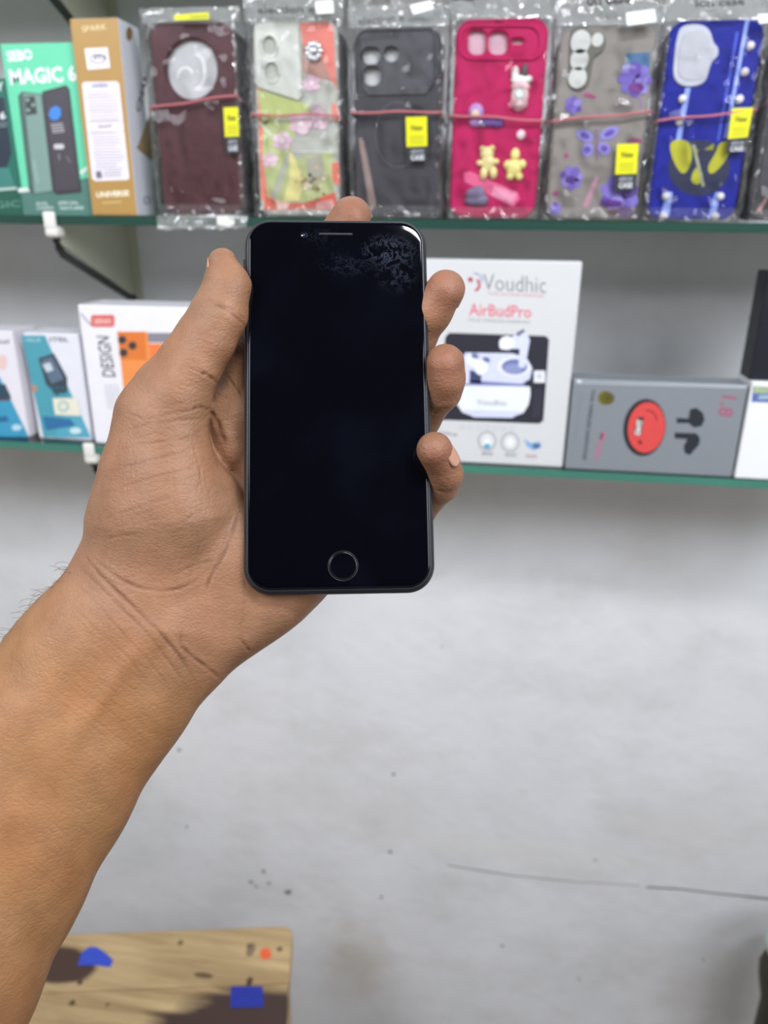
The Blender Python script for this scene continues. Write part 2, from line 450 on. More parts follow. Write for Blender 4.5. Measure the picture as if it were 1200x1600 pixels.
# darker box at the left edge
yf2 = YF+.014
rd = carton('mobile_phone_box', 'dark teal phone box cut by the left edge, beside the mint green box', xg0-.066, xg0-.0015, ZU1, P(2, 122, yf2).z, yf2, .05, M('1F6A5C', .4), 'box', G1)
p = Print('y', yf2)
p.poly([(-60, 160), (6, 152), (18, 240), (10, 262), (-60, 270)], '23303F', L=1)
p.poly([(-60, 262), (14, 262), (25, 294), (-60, 300)], '3D7F76', L=2)
p.line([(-60, 301), (26, 294)], 4, 'B8CDC4', L=3)
p.poly([(-60, 303), (27, 297), (36, 345), (-60, 345)], '1B5A48', L=2)
p.text('6', (0, 187), (9, 186), (-1, 175), 'DFE8EA', .03, L=3)
for y in (193, 198): p.line([(-6, y), (11, y-1)], 1.2, '9FB0B4', L=3)
p.text('Y', (-5, 143), (6, 141), (-6, 130), 'D8ECE4', .03, L=3)
p.text('MAGIC', (-44, 328), (32, 323), (-45, 318), '6FA08F', .0, L=4)
p.build('printed_front', rd)

# gold box, narrow
yg = YF
xg1 = P(199, 180, yg).x
ZG = P(146, 28, yg).z
rgd = carton('earphone_box', 'narrow gold box with white side and white sticker on the upper shelf', xgold0, xg1, ZU1, ZG, yg, .044, M('B08B4C', .4, .04), 'box', G1, sides=M('D9DCE4', .4, .03))
p = Print('y', yg)
p.poly([(132, 76), (168, 74), (172, 106), (137, 109)], 'EFECF2', L=1)
p.ring(153, 92, 13, 8, 1.6, '6E7078', L=2); p.text('PTA', (147, 95), (167, 93), (147, 87), '5C5F66', .02, L=3)
p.line([(138, 80), (164, 78)], 1, '9A98A0', L=2)
p.build('seal_sticker', rgd, 'small white square sticker with a round grey mark')
p = Print('y', yg)
p.poly([(128, 131), (132, 128), (182, 127), (186, 131), (202, 278), (199, 281), (149, 283), (144, 279)], 'ECE6EE', L=1)
p.text('UNIVERSAL', (143, 138), (170, 136), (143, 131), '7478A8', .02, L=2)
for k in range(26):
    y = 146+k*4.7
    if 190 < y < 206: continue
    x0 = 134+(y-130)*.115; w = random.uniform(34, 48)
    p.line([(x0, y), (x0+w, y-1)], 1.0, random.choice(('8F8694', 'A59CAA', '7A7280')), L=2)
p.line([(136, 191), (192, 188)], .8, '8F8894', L=2); p.line([(137, 208), (194, 205)], .8, '8F8894', L=2)
p.text('Sound', (153, 201), (174, 199), (153, 194), '8B8790', .02, L=2)
p.poly([(149, 268), (158, 267), (160, 278), (151, 279)], '77727C', L=3)
for k in range(3): p.line([(162, 268+4*k), (190, 267+4*k)], 1.1, '8F8894', L=3)
p.build('information_sticker', rgd, 'white label full of fine print')
p = Print('y', yg)
p.text('UNIVERSE', (151, 309), (202, 306), (150, 300), 'FBF3DC', .03, L=1); p.line([(160, 317), (190, 315)], 1.2, 'E6CF98', L=1)
p.build('printed_title', rgd, 'cream lettering at the foot'); p = Print('y', yg)
p.text('SPARK', (129, 50), (167, 46), (127, 41), 'F2DFB0', .0, L=1)
p.build('printed_title', rgd, 'cream lettering near the top')
p = Print('x', xg1, 1)
p.poly([(233, 180), (246, 190), (246, 256), (215, 229)], 'A08B56', L=1); p.line([(214, 229), (246, 256)], 3, '8E7428', L=2)
p.build('printed_patch', rgd, 'gold patch on the white side'); p = Print('x', xg1, 1)
p.text('CHAMP', (218, 178), (236, 104), (212, 170), '2B2B2E', .02, L=2)
p.build('printed_lettering', rgd, 'black upright lettering on the white side'); p = Print('x', xg1, 1)
p.disc(202, 53, 5, 11, '8A6A3E', L=1); p.build('printed_seal', rgd); p = Print('x', xg1, 1); p.disc(230, 313, 6, 7, '8D919A', L=1); p.disc(230, 313, 4, 5, 'C9CCD4', L=2); 
p.build('printed_seal', rgd)

# ---- lower shelf
yl = YF+.012
x0, x1 = P(49, 603, yl).x, P(133, 603, yl).x
rk = carton('mobile_phone_box', 'white and teal keypad phone box left of the white box with the orange phone', x0, x1, ZL1, P(80, 521, yl).z, yl, .045, M('E3E4EC', .4), 'box', G2)
p = Print('y', yl)
p.poly([(33, 524), (70, 524), (142, 683), (68, 683)], '4F9FB0', L=1); p.poly([(100, 640), (122, 646), (143, 684), (85, 684)], '58A9C0', L=2)
p.poly([(60, 560), (84, 552), (105, 590), (105, 612), (88, 618), (72, 600)], '3A4652', L=2)
p.poly([(64, 563), (82, 557), (100, 592), (80, 600)], '5F7286', L=3); p.poly([(66, 570), (78, 566), (84, 578), (73, 582)], 'C7D3DC', L=4)
for r_ in range(5):
    for c_ in range(3): p.disc(82+c_*8+r_*3, 606+r_*8, 2.6, 2, '33707F', L=4, n=10)
p.poly([(66, 650), (110, 655), (118, 665), (72, 672)], '2F6FA0', L=3)
p.poly([(82, 622), (120, 622), (126, 650), (86, 648)], 'E9E6D4', L=5); p.disc(99, 635, 9, 9, 'A8C0B8', L=6); p.disc(99, 635, 6, 6, 'DDE2D4', L=7)
p.text('ITEL', (78, 534), (108, 534), (77, 527), '6E7480', .02, L=2); p.text('VALUE', (40, 534), (64, 534), (39, 528), 'BFE0E6', .0, L=2)
p.disc(118, 673, 9, 5, 'CFE6EC', L=4); p.disc(54, 607, 4, 5, 'C08A66', L=3)
p.build('printed_picture', rk, 'teal diagonal print with a keypad phone')
x0b = P(38, 603, yl).x
rk2 = carton('mobile_phone_box', 'white and blue phone box cut by the left edge on the lower shelf', x0b-.10, x0b-.004, ZL1, P(10, 517, yl).z, yl, .045, M('E6E3EA', .4), 'box', G2)
p = Print('y', yl)
p.poly([(-60, 580), (0, 590), (45, 682), (-60, 684)], '3F9BC0', L=1); p.poly([(-40, 600), (8, 600), (18, 622), (-40, 626)], '2D4A5C', L=2)
p.line([(-40, 626), (16, 624)], 3, '6E3A3A', L=3)
p.poly([(-40, 655), (10, 650), (14, 658), (-40, 664)], '2A6A9C', L=3); p.disc(26, 668, 8, 5, 'B8DCEA', L=3); p.text('itel', (-6, 537), (14, 537), (-6, 530), '8A8F9A', .02, L=2)
p.disc(4, 566, 7, 12, 'E8C9C4', L=1)
p.build('printed_picture', rk2)

yd = YF+.004
x0, x1 = P(135, 584, yd).x, P(372, 584, yd).x
rdz = carton('phone_box', 'wide white box with orange phone picture, half hidden by the thumb', x0, x1, ZL1, P(230, 479, yd).z, yd, .055, M('ECEBF1', .35), 'box', G2)
p = Print('y', yd)
p.poly(rrect(142, 179, 492, 511, 4), 'D9665E', L=1); p.text('SERIES', (147, 506), (174, 506), (147, 498), 'F4CFCB', .02, L=2)
p.line([(126, 490), (142, 508)], 2, '8A8A90', L=1)
p.build('printed_badge', rdz, 'small red badge'); p = Print('y', yd)
p.text('DESIGN', (181, 589), (170, 522), (161, 592), '3E3E44', .01, shear=.3, L=1)
for k in range(6): p.line([(164+k*4, 600), (170+k*4, 640)], 1, 'B9B8C0', L=1)
p.build('printed_title', rdz, 'dark upright lettering')
p = Print('y', yd)
p.poly([(184, 518), (229, 518), (238, 560), (246, 640), (196, 640)], 'EE9350', L=1)
p.poly([(183, 519), (226, 519), (229, 562), (188, 562)], 'DE7B38', L=2)
for c in ((191, 531), (207, 540), (193, 551)):
    p.disc(*c, 7, 7, '8A6048', L=3); p.disc(*c, 5, 5, '3A3236', L=4)
p.poly([(230, 520), (330, 520), (330, 537), (232, 535)], '8A8890', L=2); p.poly([(233, 537), (330, 537), (330, 600), (240, 600)], 'F07F45', L=2)
p.build('printed_picture', rdz, 'orange phone with three camera lenses')

ya = YF+.002
x0, x1 = P(657, 566, ya).x, P(895, 566, ya).x
ZA = P(790, 407, ya).z
ra = carton('earbud_box', 'tall white earbud box with dark picture panel, right of the phone', x0, x1, ZL1, ZA, ya, .05, M('D2D4D5', .45, .02), 'box', G2)
p = Print('y', ya)
p.text('Voudhic', (755, 453), (853, 458), (755, 428), '77797C', -.012, L=1)
p.build('printed_title', ra, 'grey lettering'); p = Print('y', ya)
p.disc(735, 437, 4, 4, 'B24A5A', L=1); p.ring(741, 445, 10, 11, 4, 'C0455A', L=1, a0=-60, a1=80); p.ring(742, 438, 12, 12, 2, '8F9BC8', L=2, a0=-100, a1=10)
p.build('printed_logo', ra, 'red and blue curved mark'); p = Print('y', ya)
p.text('THE SOUND MASTER', (762, 461), (850, 465), (762, 456), 'D9929E', .0, L=1)
p.build('printed_tagline', ra, 'small pink lettering'); p = Print('y', ya)
p.text('AirBudPro', (733, 493), (830, 497), (733, 474), 'DE6A7C', .008, L=1)
p.build('printed_title', ra, 'red lettering'); p = Print('y', ya)
p.text('TRUE WIRELESS EARBUDS', (731, 502), (828, 506), (731, 497), '9A9C9E', .0, L=1)
p.build('printed_tagline', ra, 'small grey lettering'); p = Print('y', ya)
for k in range(7): p.ring(722+13*k, 667+.6*k, 4, 4, .8, 'B9BCC2', L=1)
o = p.build('printed_dots', ra, 'row of small grey rings'); o['kind'] = 'stuff'
p = Print('y', ya)
pts = [(702, 520), (852, 525), (858, 530), (849, 657), (843, 662), (690, 656), (684, 650), (696, 526)]
p.poly(pts, '2B2C37', L=1)
p.poly([(722, 560), (727, 551), (800, 552), (822, 558), (832, 575), (828, 592), (815, 600), (726, 600)], 'D4D9F2', L=2)    # lid
p.disc(803, 573, 26, 16, 'E6E9F8', L=3); p.disc(804, 573, 20, 12, '6F79AC', L=4); p.disc(802, 576, 15, 8, '8E97C4', L=5)
p.poly([(733, 594), (822, 600), (820, 606), (734, 606)], '7D86B8', L=3); p.poly([(734, 578), (752, 582), (752, 600), (734, 598)], '3E466C', L=3)
p.poly([(714, 610), (719, 602), (828, 604), (829, 615), (826, 632), (818, 645), (800, 652), (740, 651), (722, 644), (713, 630)], 'E9EDF3', L=4)
p.poly([(722, 640), (818, 643), (800, 653), (740, 652)], 'D3D8F0', L=5)
p.text('Voudhic', (745, 632), (792, 634), (745, 624), '9A9FA8', .0, L=6)
# earbuds
p.disc(738, 563, 9, 11, 'EDF0FA', -30, L=5); p.disc(752, 574, 10, 12, 'F2F4FC', 20, L=6); p.disc(742, 556, 6, 4, '6F779C', 20, L=7); p.disc(760, 562, 6, 4, '6F779C', 20, L=7)
p.poly([(800, 526), (812, 518), (824, 521), (828, 532), (820, 575), (810, 573), (812, 545), (800, 545)], 'D6DCF4', L=7)
p.disc(792, 536, 12, 11, 'E8ECFA', L=8); p.disc(785, 538, 5, 8, 'F5F7FF', L=9); p.poly([(806, 521), (818, 514), (820, 518), (809, 526)], '5D6588', L=9)
p.poly(rrect(834, 852, 579, 598, 2), 'E6E8EE', L=3); p.disc(843, 588, 4, 4, 'C9CCD8', L=4)
for k in range(3): p.line([(838+4*k, 608), (834+4*k, 652)], .8, '55586A', L=3)
p.build('printed_picture', ra, 'white earbuds in an open case on a dark panel')
p = Print('y', ya)
for cx, cy_ in ((761, 689), (797, 691)):
    p = Print('y', ya); p.disc(cx, cy_, 15, 16, 'B4B7BA', L=1); p.disc(cx, cy_, 11, 12, 'DCDFE0', L=2)
    if cx == 761: p.poly([(755, 694), (761, 684), (767, 694)], 'F7F7F7', L=3); p.disc(761, 697, 5, 4, '5AA6CC', L=4)
    else: p.disc(797, 691, 5, 6, 'F2F3F3', L=3)
    p.build('printed_icon', ra, 'round grey icon')
p = Print('y', ya)
p.poly([(818, 686), (830, 692), (844, 690), (846, 698), (834, 704), (824, 698)], '86AEDB', L=1); p.disc(838, 697, 6, 4, '4E6E8E', L=2); p.build('printed_icon', ra, 'blue icon'); p = Print('y', ya)
for x, y, c in ((753, 711, '8F9294'), (790, 713, '8F9294'), (822, 715, 'B98A92')): p = Print('y', ya); p.text('BASS', (x, y), (x+17, y+.6), (x, y-5), c, .03, L=1); p.build('printed_caption', ra)
p = Print('y', ya)
p.text('PREMIUM', (684, 677), (714, 682), (684, 673), 'A6A4B0', .03, L=1)
p.build('printed_caption', ra)

ys = YF-.002
x0, x1 = P(889, 666, ys).x, P(1157, 670, ys).x
rs = carton('speaker_box', 'flat silver grey box with red oval lying beside the earbud box', x0, x1, ZL1, P(1030, 597, ys).z, ys, .034, M('8E959C', .32, .03, 60, .25), 'box', G2)
p = Print('y', ys)
p.disc(1007, 668, 33, 45, '23252B', 8, L=1); p.disc(1010, 668, 29, 40, 'D64A48', 8, L=2)
p.ring(1010, 660, 18, 20, 2.4, '8F2F36', L=3, a0=-100, a1=-15, rot=8)
p.poly([(990, 678), (996, 652), (1006, 652), (1001, 681)], '3A3034', L=3); p.text('TNG', (1005, 656), (1000, 680), (996, 655), 'E0DEDC', .05, L=4); p.disc(1000, 691, 3, 4, '7E2A30', L=3)
p.build('printed_badge', rs, 'red oval with a thick black rim')
p = Print('y', ys)
p.poly([(1057, 653), (1076, 654), (1078, 640), (1088, 637), (1098, 645), (1101, 656), (1096, 666), (1084, 668), (1076, 661), (1057, 661)], '262A33', L=1)
p.poly([(1054, 676), (1088, 677), (1094, 685), (1092, 695), (1078, 711), (1070, 708), (1068, 698), (1074, 686), (1054, 685)], '262A33', L=1)
p.build('printed_earphones', rs, 'pair of black earphone silhouettes')
p = Print('y', ys)
pts = [(946+13*math.cos(i*.2618)*(1 if i % 2 else .84), 622+12*math.sin(i*.2618)*(1 if i % 2 else .84)) for i in range(24)]
p.poly(pts, '6E6A28', L=1); p.disc(950, 622, 10, 9, '4F4B1E', L=2); p.ring(950, 622, 7, 6, 1.2, '7A7430', L=3)
p.text('TWS WIRELESS EARPHONE', (924, 608), (910, 718), (930, 609), '4C5058', .03, L=1); p.text('Music', (938, 674), (928, 718), (948, 676), 'B0708A', .03, L=1)
p.line([(908, 612), (898, 690)], 1, '7B8088', L=1)
p.text('1.8', (1128, 617), (1121, 650), (1151, 620), 'A06078', .02, L=1)
p.line([(899, 598), (1166, 606)], 2.2, 'B4BABF', L=2); p.disc(905, 596, 4, 3, 'D5DADC', L=3)
p.build('printed_lettering', rs, 'dark and pink lettering turned on its side, olive seal')

yw = YF-.004
xw = P(1157, 670, yw).x+.003
rw = carton('gift_box', 'plain white box with shiny label under the black box, at right edge', xw, xw+.115, ZL1, P(1185, 597, yw).z, yw, .05, M('E9EBEC', .4, .02), 'box', G2)
p = Print('y', yw)
p.poly([(1177, 603), (1230, 606), (1226, 630), (1174, 628)], '5C6FB0', L=1); p.poly([(1178, 603), (1230, 606), (1228, 616), (1177, 614)], 'A9B98C', L=2)
p.ring(1193, 614, 7, 7, 1.4, '7FA0A0', L=3); p.poly([(1186, 618), (1206, 617), (1204, 624), (1184, 624)], '9FB7C8', L=4)
p.build('shiny_label', rw, 'blue and green shiny label')
yb = YF+.004
xb = P(1187, 500, yb).x
zwt = P(1185, 597, yw).z
rb = carton('gift_box', 'tall black box standing on the white box at right edge', xb, xb+.10, zwt+EPS, P(1195, 424, yb).z, yb, .032, M('191C26', .3, .1), 'box', G2)
bm = bmesh.new(); add_box(bm, xb-.0006, xb+.1006, yb-.0006, yb+.0326, zwt+.055+EPS, zwt+.0558+EPS, 0); link('lid_seam', bm, M('101218', .4), rb)

# ------------------------------------------------------------------ bagged phone cases
FILM = film_material('clear_film', .006, .008, rough=.06, bscale=56, bstr=.85)
EDGE = film_material('creased_film', .05, .05, rough=.06, bscale=105, bstr=1.0)
HEAD = film_material('header_film', .11, .22, (.95, .97, .96), rough=.07, bscale=95, bstr=1.0)
BAND = M('B96A70', .6, .08, 200)
YEL, BLK = 'DCDC10', '2A2C30'
def inset(pts, k):
    cx = sum(a for a, _ in pts)/len(pts); cz = sum(b for _, b in pts)/len(pts)
    return [(cx+(a-cx)*k, cz+(b-cz)*k) for a, b in pts]
def xz(pts, Y): return [(q.x, q.z) for q in (P(a, b, Y) for a, b in pts)]
def soft(pts, k=2):
    for _ in range(k):
        pts = [q for a, b in zip(pts, pts[1:]+pts[:1]) for q in ((a[0]*.75+b[0]*.25, a[1]*.75+b[1]*.25), (a[0]*.25+b[0]*.75, a[1]*.25+b[1]*.75))]
    return pts
def bundle(label, quad, front, back_cols, holes, band, sleeve_px, seed, rough=.45, corner=.012, card='C2C4C6', n=5, hole_names=True, spread=1):
    """quad: TL, TR, BR, BL pixels of the front case.  Returns root, front plane"""
    rnd = random.Random(seed)
    yf = YF+.004
    q = [P(a, b, yf) for a, b in quad]
    x0 = (q[0].x+q[3].x)/2; x1 = (q[1].x+q[2].x)/2; z0 = ZU1+.0015; z1 = (q[0].z+q[1].z)/2
    r = root('phone_case_bundle', ((x0+x1)/2, yf+.02, ZU1), label, 'phone case', 'bagged bundles of phone cases on the upper shelf')
    out = rrect(x0, x1, z0, z1, corner, 8)
    bm = bmesh.new(); add_plate(bm, [out]+[xz(h, yf) for h in holes], yf, yf+.0085, chamfer=.0018)
    fm = front if not isinstance(front, str) else M(front, rough, .05, 40, spec=.3)
    link('phone_case', bm, fm, r)
    bm = bmesh.new(); add_plate(bm, [rrect(x0+.003, x1-.003, z0+.003, z1-.003, corner*.8, 6)], yf+.0050, yf+.0070)
    link('insert_card', bm, M(card, .6), r)
    y = yf+.0095
    for i in range(n):
        dx, dz = rnd.uniform(-.0018, .0018), rnd.uniform(0, .003)
        bm = bmesh.new(); add_plate(bm, [rrect(x0+dx, x1+dx, z0, z1-dz, corner, 5)], y, y+.0085, chamfer=.0015)
        link('phone_case', bm, M(back_cols[i % len(back_cols)], .5), r, label='case behind the front one in %s' % ('dark plastic' if i % 2 else 'grey plastic'))
        y += .0094
    yb_ = y
    # rubber band round the bundle
    (ax, ay), (bx, by) = band
    za, zb = P(ax, ay, yf).z, P(bx, by, yf).z
    lp = []
    e = .0022
    for t in np.linspace(0, 1, 14):
        lp.append((x0-e+(x1-x0+2*e)*t, yf-.0055-.0008*math.sin(3.14*t), za+(zb-za)*t + .0006*math.sin(9*t+seed)))
    lp += [(x1+e, yf+.004, zb-.002), (x1+e, yb_-.01, zb-.006), (x1, yb_+.002, zb-.006), (x0, yb_+.002, za-.004), (x0-e, yb_-.01, za-.004), (x0-e, yf+.004, za-.001)]
    bm = bmesh.new(); add_tube(bm, lp, .0011, 6, True); link('rubber_band', bm, BAND, r, True, label='thin pink rubber band')
    # crumpled clear bag: front sheet turning back along both sides
    (sx0, sx1, sy0, sy1) = sleeve_px
    X0, X1 = x0-.0055, x1+.0055
    Z1 = P((sx0+sx1)/2, sy0, yf).z; Z0 = ZU+.0008
    nx, nz = 44, 84
    bm = bmesh.new(); g = []
    off = Vector((seed*3.1, seed*1.7, 0))
    for j in range(nz+1):
        z = Z0+(Z1-Z0)*j/nz; row = []
        for i in range(nx+1):
            u = i/nx*1.5-.25                                  # <0 and >1: the sides
            if u < 0: x, yy, ed = X0, yf-.002+(-u)*.14, 1
            elif u > 1: x, yy, ed = X1, yf-.002+(u-1)*.14, 1
            else:
                x = X0+(X1-X0)*u; ed = max(0, 1-min(u, 1-u)/.09)
                yy = yf-.0055+.0045*ed**2
            top = max(0, (z-z1)/.03); 
            if top > 0: yy = yy + min(.012, top*.02)*(1 if 0 <= u <= 1 else 0)
            w = Vector((x*38, z*30, yy*40))+off
            w2 = Vector((x*95+z*40, z*70-x*50, yy*60))+off
            rid = 1-abs(noise.noise(w))*2; fine = 1-abs(noise.noise(w2))*2
            if not 0 <= u <= 1: top = 0
            a = .0020*(.35+ed*.9+min(2.4, top*2.6))
            d = (rid-.5)*a + (fine-.5)*a*.55
            if u < 0: x += -d
            elif u > 1: x += d
            else: yy = min(yy-d, yf-.0012) if top <= 0 else yy-d*1.6
            row.append(bm.verts.new((x, yy, z)))
        g.append(row)
    for j in range(nz):
        for i in range(nx):
            f = bm.faces.new((g[j][i], g[j][i+1], g[j+1][i+1], g[j+1][i]))
            uu = (i+.5)/nx*1.5-.25; edge = min(uu, 1-uu) < .055 or g[j][i].co.z < Z0+.010
            if g[j][i].co.z > z1-.002: f.material_index = 1
            elif edge: f.material_index = 2
    link('plastic_sleeve', bm, [FILM, HEAD, EDGE], r, True, label='crumpled clear plastic bag')
    return r, yf
def bag_tail(r, px0, px1, py1, seed):
    bm = bmesh.new(); g = []
    y0 = YS-.0035
    for j in range(13):
        row = []
        for i in range(31):
            t = j/12; q = P(px0+(px1-px0)*i/30, 336+(py1-336)*t, y0)
            d = noise.noise(Vector((q.x*90+seed, q.z*130, 0)))*.0030+noise.noise(Vector((q.x*240, q.z*200, seed)))*.0012
            row.append(bm.verts.new((q.x, min(y0-.001+d, YS-.0006), q.z+noise.noise(Vector((i*.5, seed, 0)))*.003*t)))
        g.append(row)
    for j in range(12):
        for i in range(30): bm.faces.new((g[j][i], g[j][i+1], g[j+1][i+1], g[j+1][i]))
    link('plastic_sleeve', bm, HEAD, r, True, label='bag end drooping over the shelf edge')
def hang_tag(r, yf, quad, split, words=('New', 'ARROW', 'CASE'), fold=None):
    """yellow-over-black paper tag: TL, TR, BR, BL pixels, split = fraction that is yellow"""
    yt = yf-.0066
    tl, tr, br, bl = [Vector(a) for a in quad]
    ml, mr = tl+(bl-tl)*split, tr+(br-tr)*split
    bm = bmesh.new(); add_plate(bm, [xz([tuple(a) for a in (tl, tr, br, bl)], yt)], yt, yt+.0004); t = link('price_tag', bm, M(BLK, .5), r, label='small yellow and black paper tag')
    p = Print('y', yt)
    p.poly([tuple(a) for a in (tl, tr, mr, ml)], YEL, L=1)
    h = ml-tl; w = tr-tl
    def tx(s, fx0, fx1, fy0, fy1, c, bold, o=tl, ww=w, hh=h):
        a = o+ww*fx0+hh*fy1; p.text(s, tuple(a), tuple(o+ww*fx1+hh*fy1), tuple(o+ww*fx0+hh*fy0), c, bold, L=3)
    tx(words[0], .24, .80, .26, .46, '76760A', .03)
    for k in (.66, .76, .87): p.line([tuple(tl+w*.16+h*k), tuple(tl+w*.84+h*k)], 1.6, 'A8A60A', L=2)
    h2 = bl-ml
    tx(words[1], .18, .82, .16, .44, 'A9ADB8', .02, ml, w, h2); tx(words[2], .18, .82, .52, .86, 'D5D8DE', .03, ml, w, h2)
    p.build('tag_print', t)
def header_text(r, yf, body, bl, br, tl, col='3C3C3C', bold=.03):
    p = Print('y', yf-.0145); p.text(body, bl, br, tl, col, bold); p.build('header_lettering', r, 'dark lettering on the bag header')
def white_sticker(r, yf, pts, y_off=.011):
    p = Print('y', yf-y_off); p.poly(pts, 'EDEFEF', L=1)
    (a, b_, c, d) = [Vector(v) for v in pts]
    for k in (.35, .6): p.line([tuple(a+(d-a)*k+(b_-a)*.15), tuple(a+(d-a)*k+(b_-a)*.85)], 1.4, 'B9BCBC', L=2)
    p.build('price_sticker', r, 'small white sticker')
GR = ['4A4B4E', '33343A', '56524F', '2E3036']
BR = ['5C4A4C', '433A3E', '6A5A58', '3A3236']

# 1 maroon, round camera opening
r, y = bundle('maroon phone case with one round camera hole, beside the gold box', [(231, 36), (362, 34), (379, 330), (256, 330)], '4F2A31', GR, [ellipse(299, 108, 40, 47, 32)], ((242, 170), (372, 150)), (220, 385, 10, 350), 1, .4, .013)
hang_tag(r, y, [(349, 168), (372, 167), (375, 239), (353, 240)], .64)
p = Print('y', y-.010); p.poly([(272, 23), (326, 19), (327, 30), (272, 32)], YEL, L=1); p.text('FASHION', (297, 29), (324, 28), (297, 24), '8A8A12', .02, L=2); p.build('header_label', r, 'yellow strip at the top of the bag')
p = Print('y', y+.0049); p.ring(300, 112, 22, 30, 3, 'EEF0F0', L=1, a0=-80, a1=80); p.ring(290, 122, 14, 18, 3, 'EEF0F0', L=1, a0=180, a1=330); p.build('card_print', r)

bag_tail(r, 246, 386, 358, 3.3); p = Print('y', YS-.0052); p.poly([(338, 337), (366, 337), (366, 352), (340, 352)], 'E6E8E6', L=1); p.build('price_sticker', r, 'small white sticker on the drooping bag')
# 2 floral, frosted
FROST = M('B9BCB4', .3, .05, 40)
r, y = bundle('frosted floral phone case with coral corners and two lens rings', [(391, 33), (523, 30), (532, 332), (408, 332)], 'B4B7AE', GR, [], ((400, 181), (531, 181)), (382, 540, -16, 348), 2, .35, .012)
p = Print('y', y)
p.poly([(468, 36), (512, 34), (521, 42), (526, 140), (506, 100), (474, 72)], 'D97A6E', L=1); p.poly([(472, 66), (506, 96), (520, 128), (500, 122), (473, 112)], 'A88074', L=2)
p.poly([(402, 132), (410, 138), (418, 205), (414, 240), (427, 318), (408, 312)], 'E0826E', L=1)
p.poly([(402, 140), (480, 162), (486, 174), (432, 186), (410, 196)], 'B2BE76', L=2)
p.poly([(412, 190), (470, 188), (440, 260), (420, 316), (410, 240)], 'B7C388', L=2)
p.poly([(452, 250), (520, 236), (522, 300), (480, 316), (430, 314)], 'B3BC86', L=2)
p.poly([(452, 230), (462, 250), (477, 288), (466, 314), (442, 316), (452, 280)], 'D9D28C', L=3)
p.poly([(414, 306), (440, 318), (480, 316), (524, 300), (528, 326), (412, 328)], 'D0614F', L=3); p.poly([(430, 312), (452, 318), (448, 328), (434, 328)], 'EBC5BB', L=4); p.poly([(494, 316), (520, 312), (524, 328), (494, 328)], 'DFA09C', L=4)
p.poly([(517, 160), (527, 165), (530, 190), (519, 186)], 'DB8674', L=3); p.poly([(518, 256), (529, 252), (531, 290), (520, 284)], 'D8705E', L=3)
p.poly([(478, 250), (502, 240), (506, 276), (484, 288)], 'A9A698', L=5)
p.line([(446, 236), (522, 238)], 2, 'D2D6CC', L=3); p.line([(404, 190), (424, 212)], 3, 'D6DBCF', L=3)
p.build('printed_pattern', r, 'coral, olive green and cream print')
p = Print('y', y)
for cx, cy_, s in ((470, 193, 1.2), (500, 190, .9), (441, 220, 1.0), (422, 250, .8), (497, 172, .7), (487, 130, .9)):
    p = Print('y', y)
    for k in range(5):
        a = k*1.2566+cx; p.disc(cx+9*s*math.cos(a), cy_+9*s*math.sin(a), 8*s, 6*s, random.choice(('D9BBC8', 'E2CAD4', 'CDAFC0')), L=5+k % 3, n=12)
    p.disc(cx, cy_, 4*s, 4*s, 'EADDE0', L=9, n=10); p.build('printed_flower', r, 'pale pink flower')
p = Print('y', y)
for k in range(26):
    p.disc(random.gauss(489, 13), random.gauss(285, 11), 3, 3, random.choice(('A58A68', 'C6AE8C', 'E6DCC8', '8A7458')), L=5+k % 4, n=8)
o = p.build('glitter_specks', r, 'gold brown glitter specks'); o['kind'] = 'stuff'
bm = bmesh.new()
isl = xz([(398, 42), (404, 36), (462, 35), (467, 40), (473, 150), (467, 158), (405, 138), (399, 130)], y)
hl = [xz(ellipse(421, 72, 14, 17, 20), y), xz(ellipse(424, 112, 14, 17, 20), y)]
add_plate(bm, [isl]+hl, y-.0022, y-.0002, chamfer=.0008); link('camera_island', bm, M('CDD0C9', .25), r, label='raised frosted camera plate')
for c in ((421, 72), (424, 112)):
    bm = bmesh.new(); q = P(*c, y-.0026)
    add_tube(bm, [(q.x+.0078*math.cos(a), y-.0026, q.z+.0088*math.sin(a)) for a in np.linspace(0, 6.283, 24, endpoint=False)], .0009, 6, True)
    link('lens_ring', bm, M('E4E6E0', .2), r, True)
bm = bmesh.new(); q = P(490, 80, y-.002)
for k in range(9):
    a = k*.698; add_blob(bm, (q.x+.006*math.cos(a), y-.002, q.z+.006*math.sin(a)), .0028, .0016, .0028, 8)
add_blob(bm, (q.x, y-.003, q.z), .004, .003, .004, 10); link('gem_decoration', bm, M('D9DDE2', .08, .05, 200, .7), r, True, label='cluster of clear gems')
header_text(r, y, 'election e', (402, 22), (492, 20), (402, 10))
white_sticker(r, y, [(492, 2), (520, 0), (522, 20), (494, 22)])

# 3 dark grey with sliding camera window
r, y = bundle('dark grey phone case with three small lens holes, behind the index fingertip', [(552, 46), (682, 42), (690, 336), (556, 338)], '414046', GR,
              [rrect(566, 594, 74, 101, 11, 4), rrect(600, 623, 73, 97, 10, 4), rrect(568, 595, 104, 134, 11, 4)], ((553, 177), (692, 176)), (540, 702, -16, 350), 3, .5, .012)
bm = bmesh.new()
o_ = xz([(563, 58), (570, 52), (670, 50), (677, 57), (678, 132), (664, 148), (576, 150), (567, 140)], y)
add_plate(bm, [o_]+[xz(h, y) for h in (rrect(566, 594, 74, 101, 11, 4), rrect(600, 623, 73, 97, 10, 4), rrect(568, 595, 104, 134, 11, 4))], y-.0016, y-.0002, chamfer=.0006)
link('camera_slider', bm, M('4C4B52', .45), r, label='sliding camera cover')
hang_tag(r, y, [(634, 183), (667, 182), (668, 252), (636, 254)], .66)
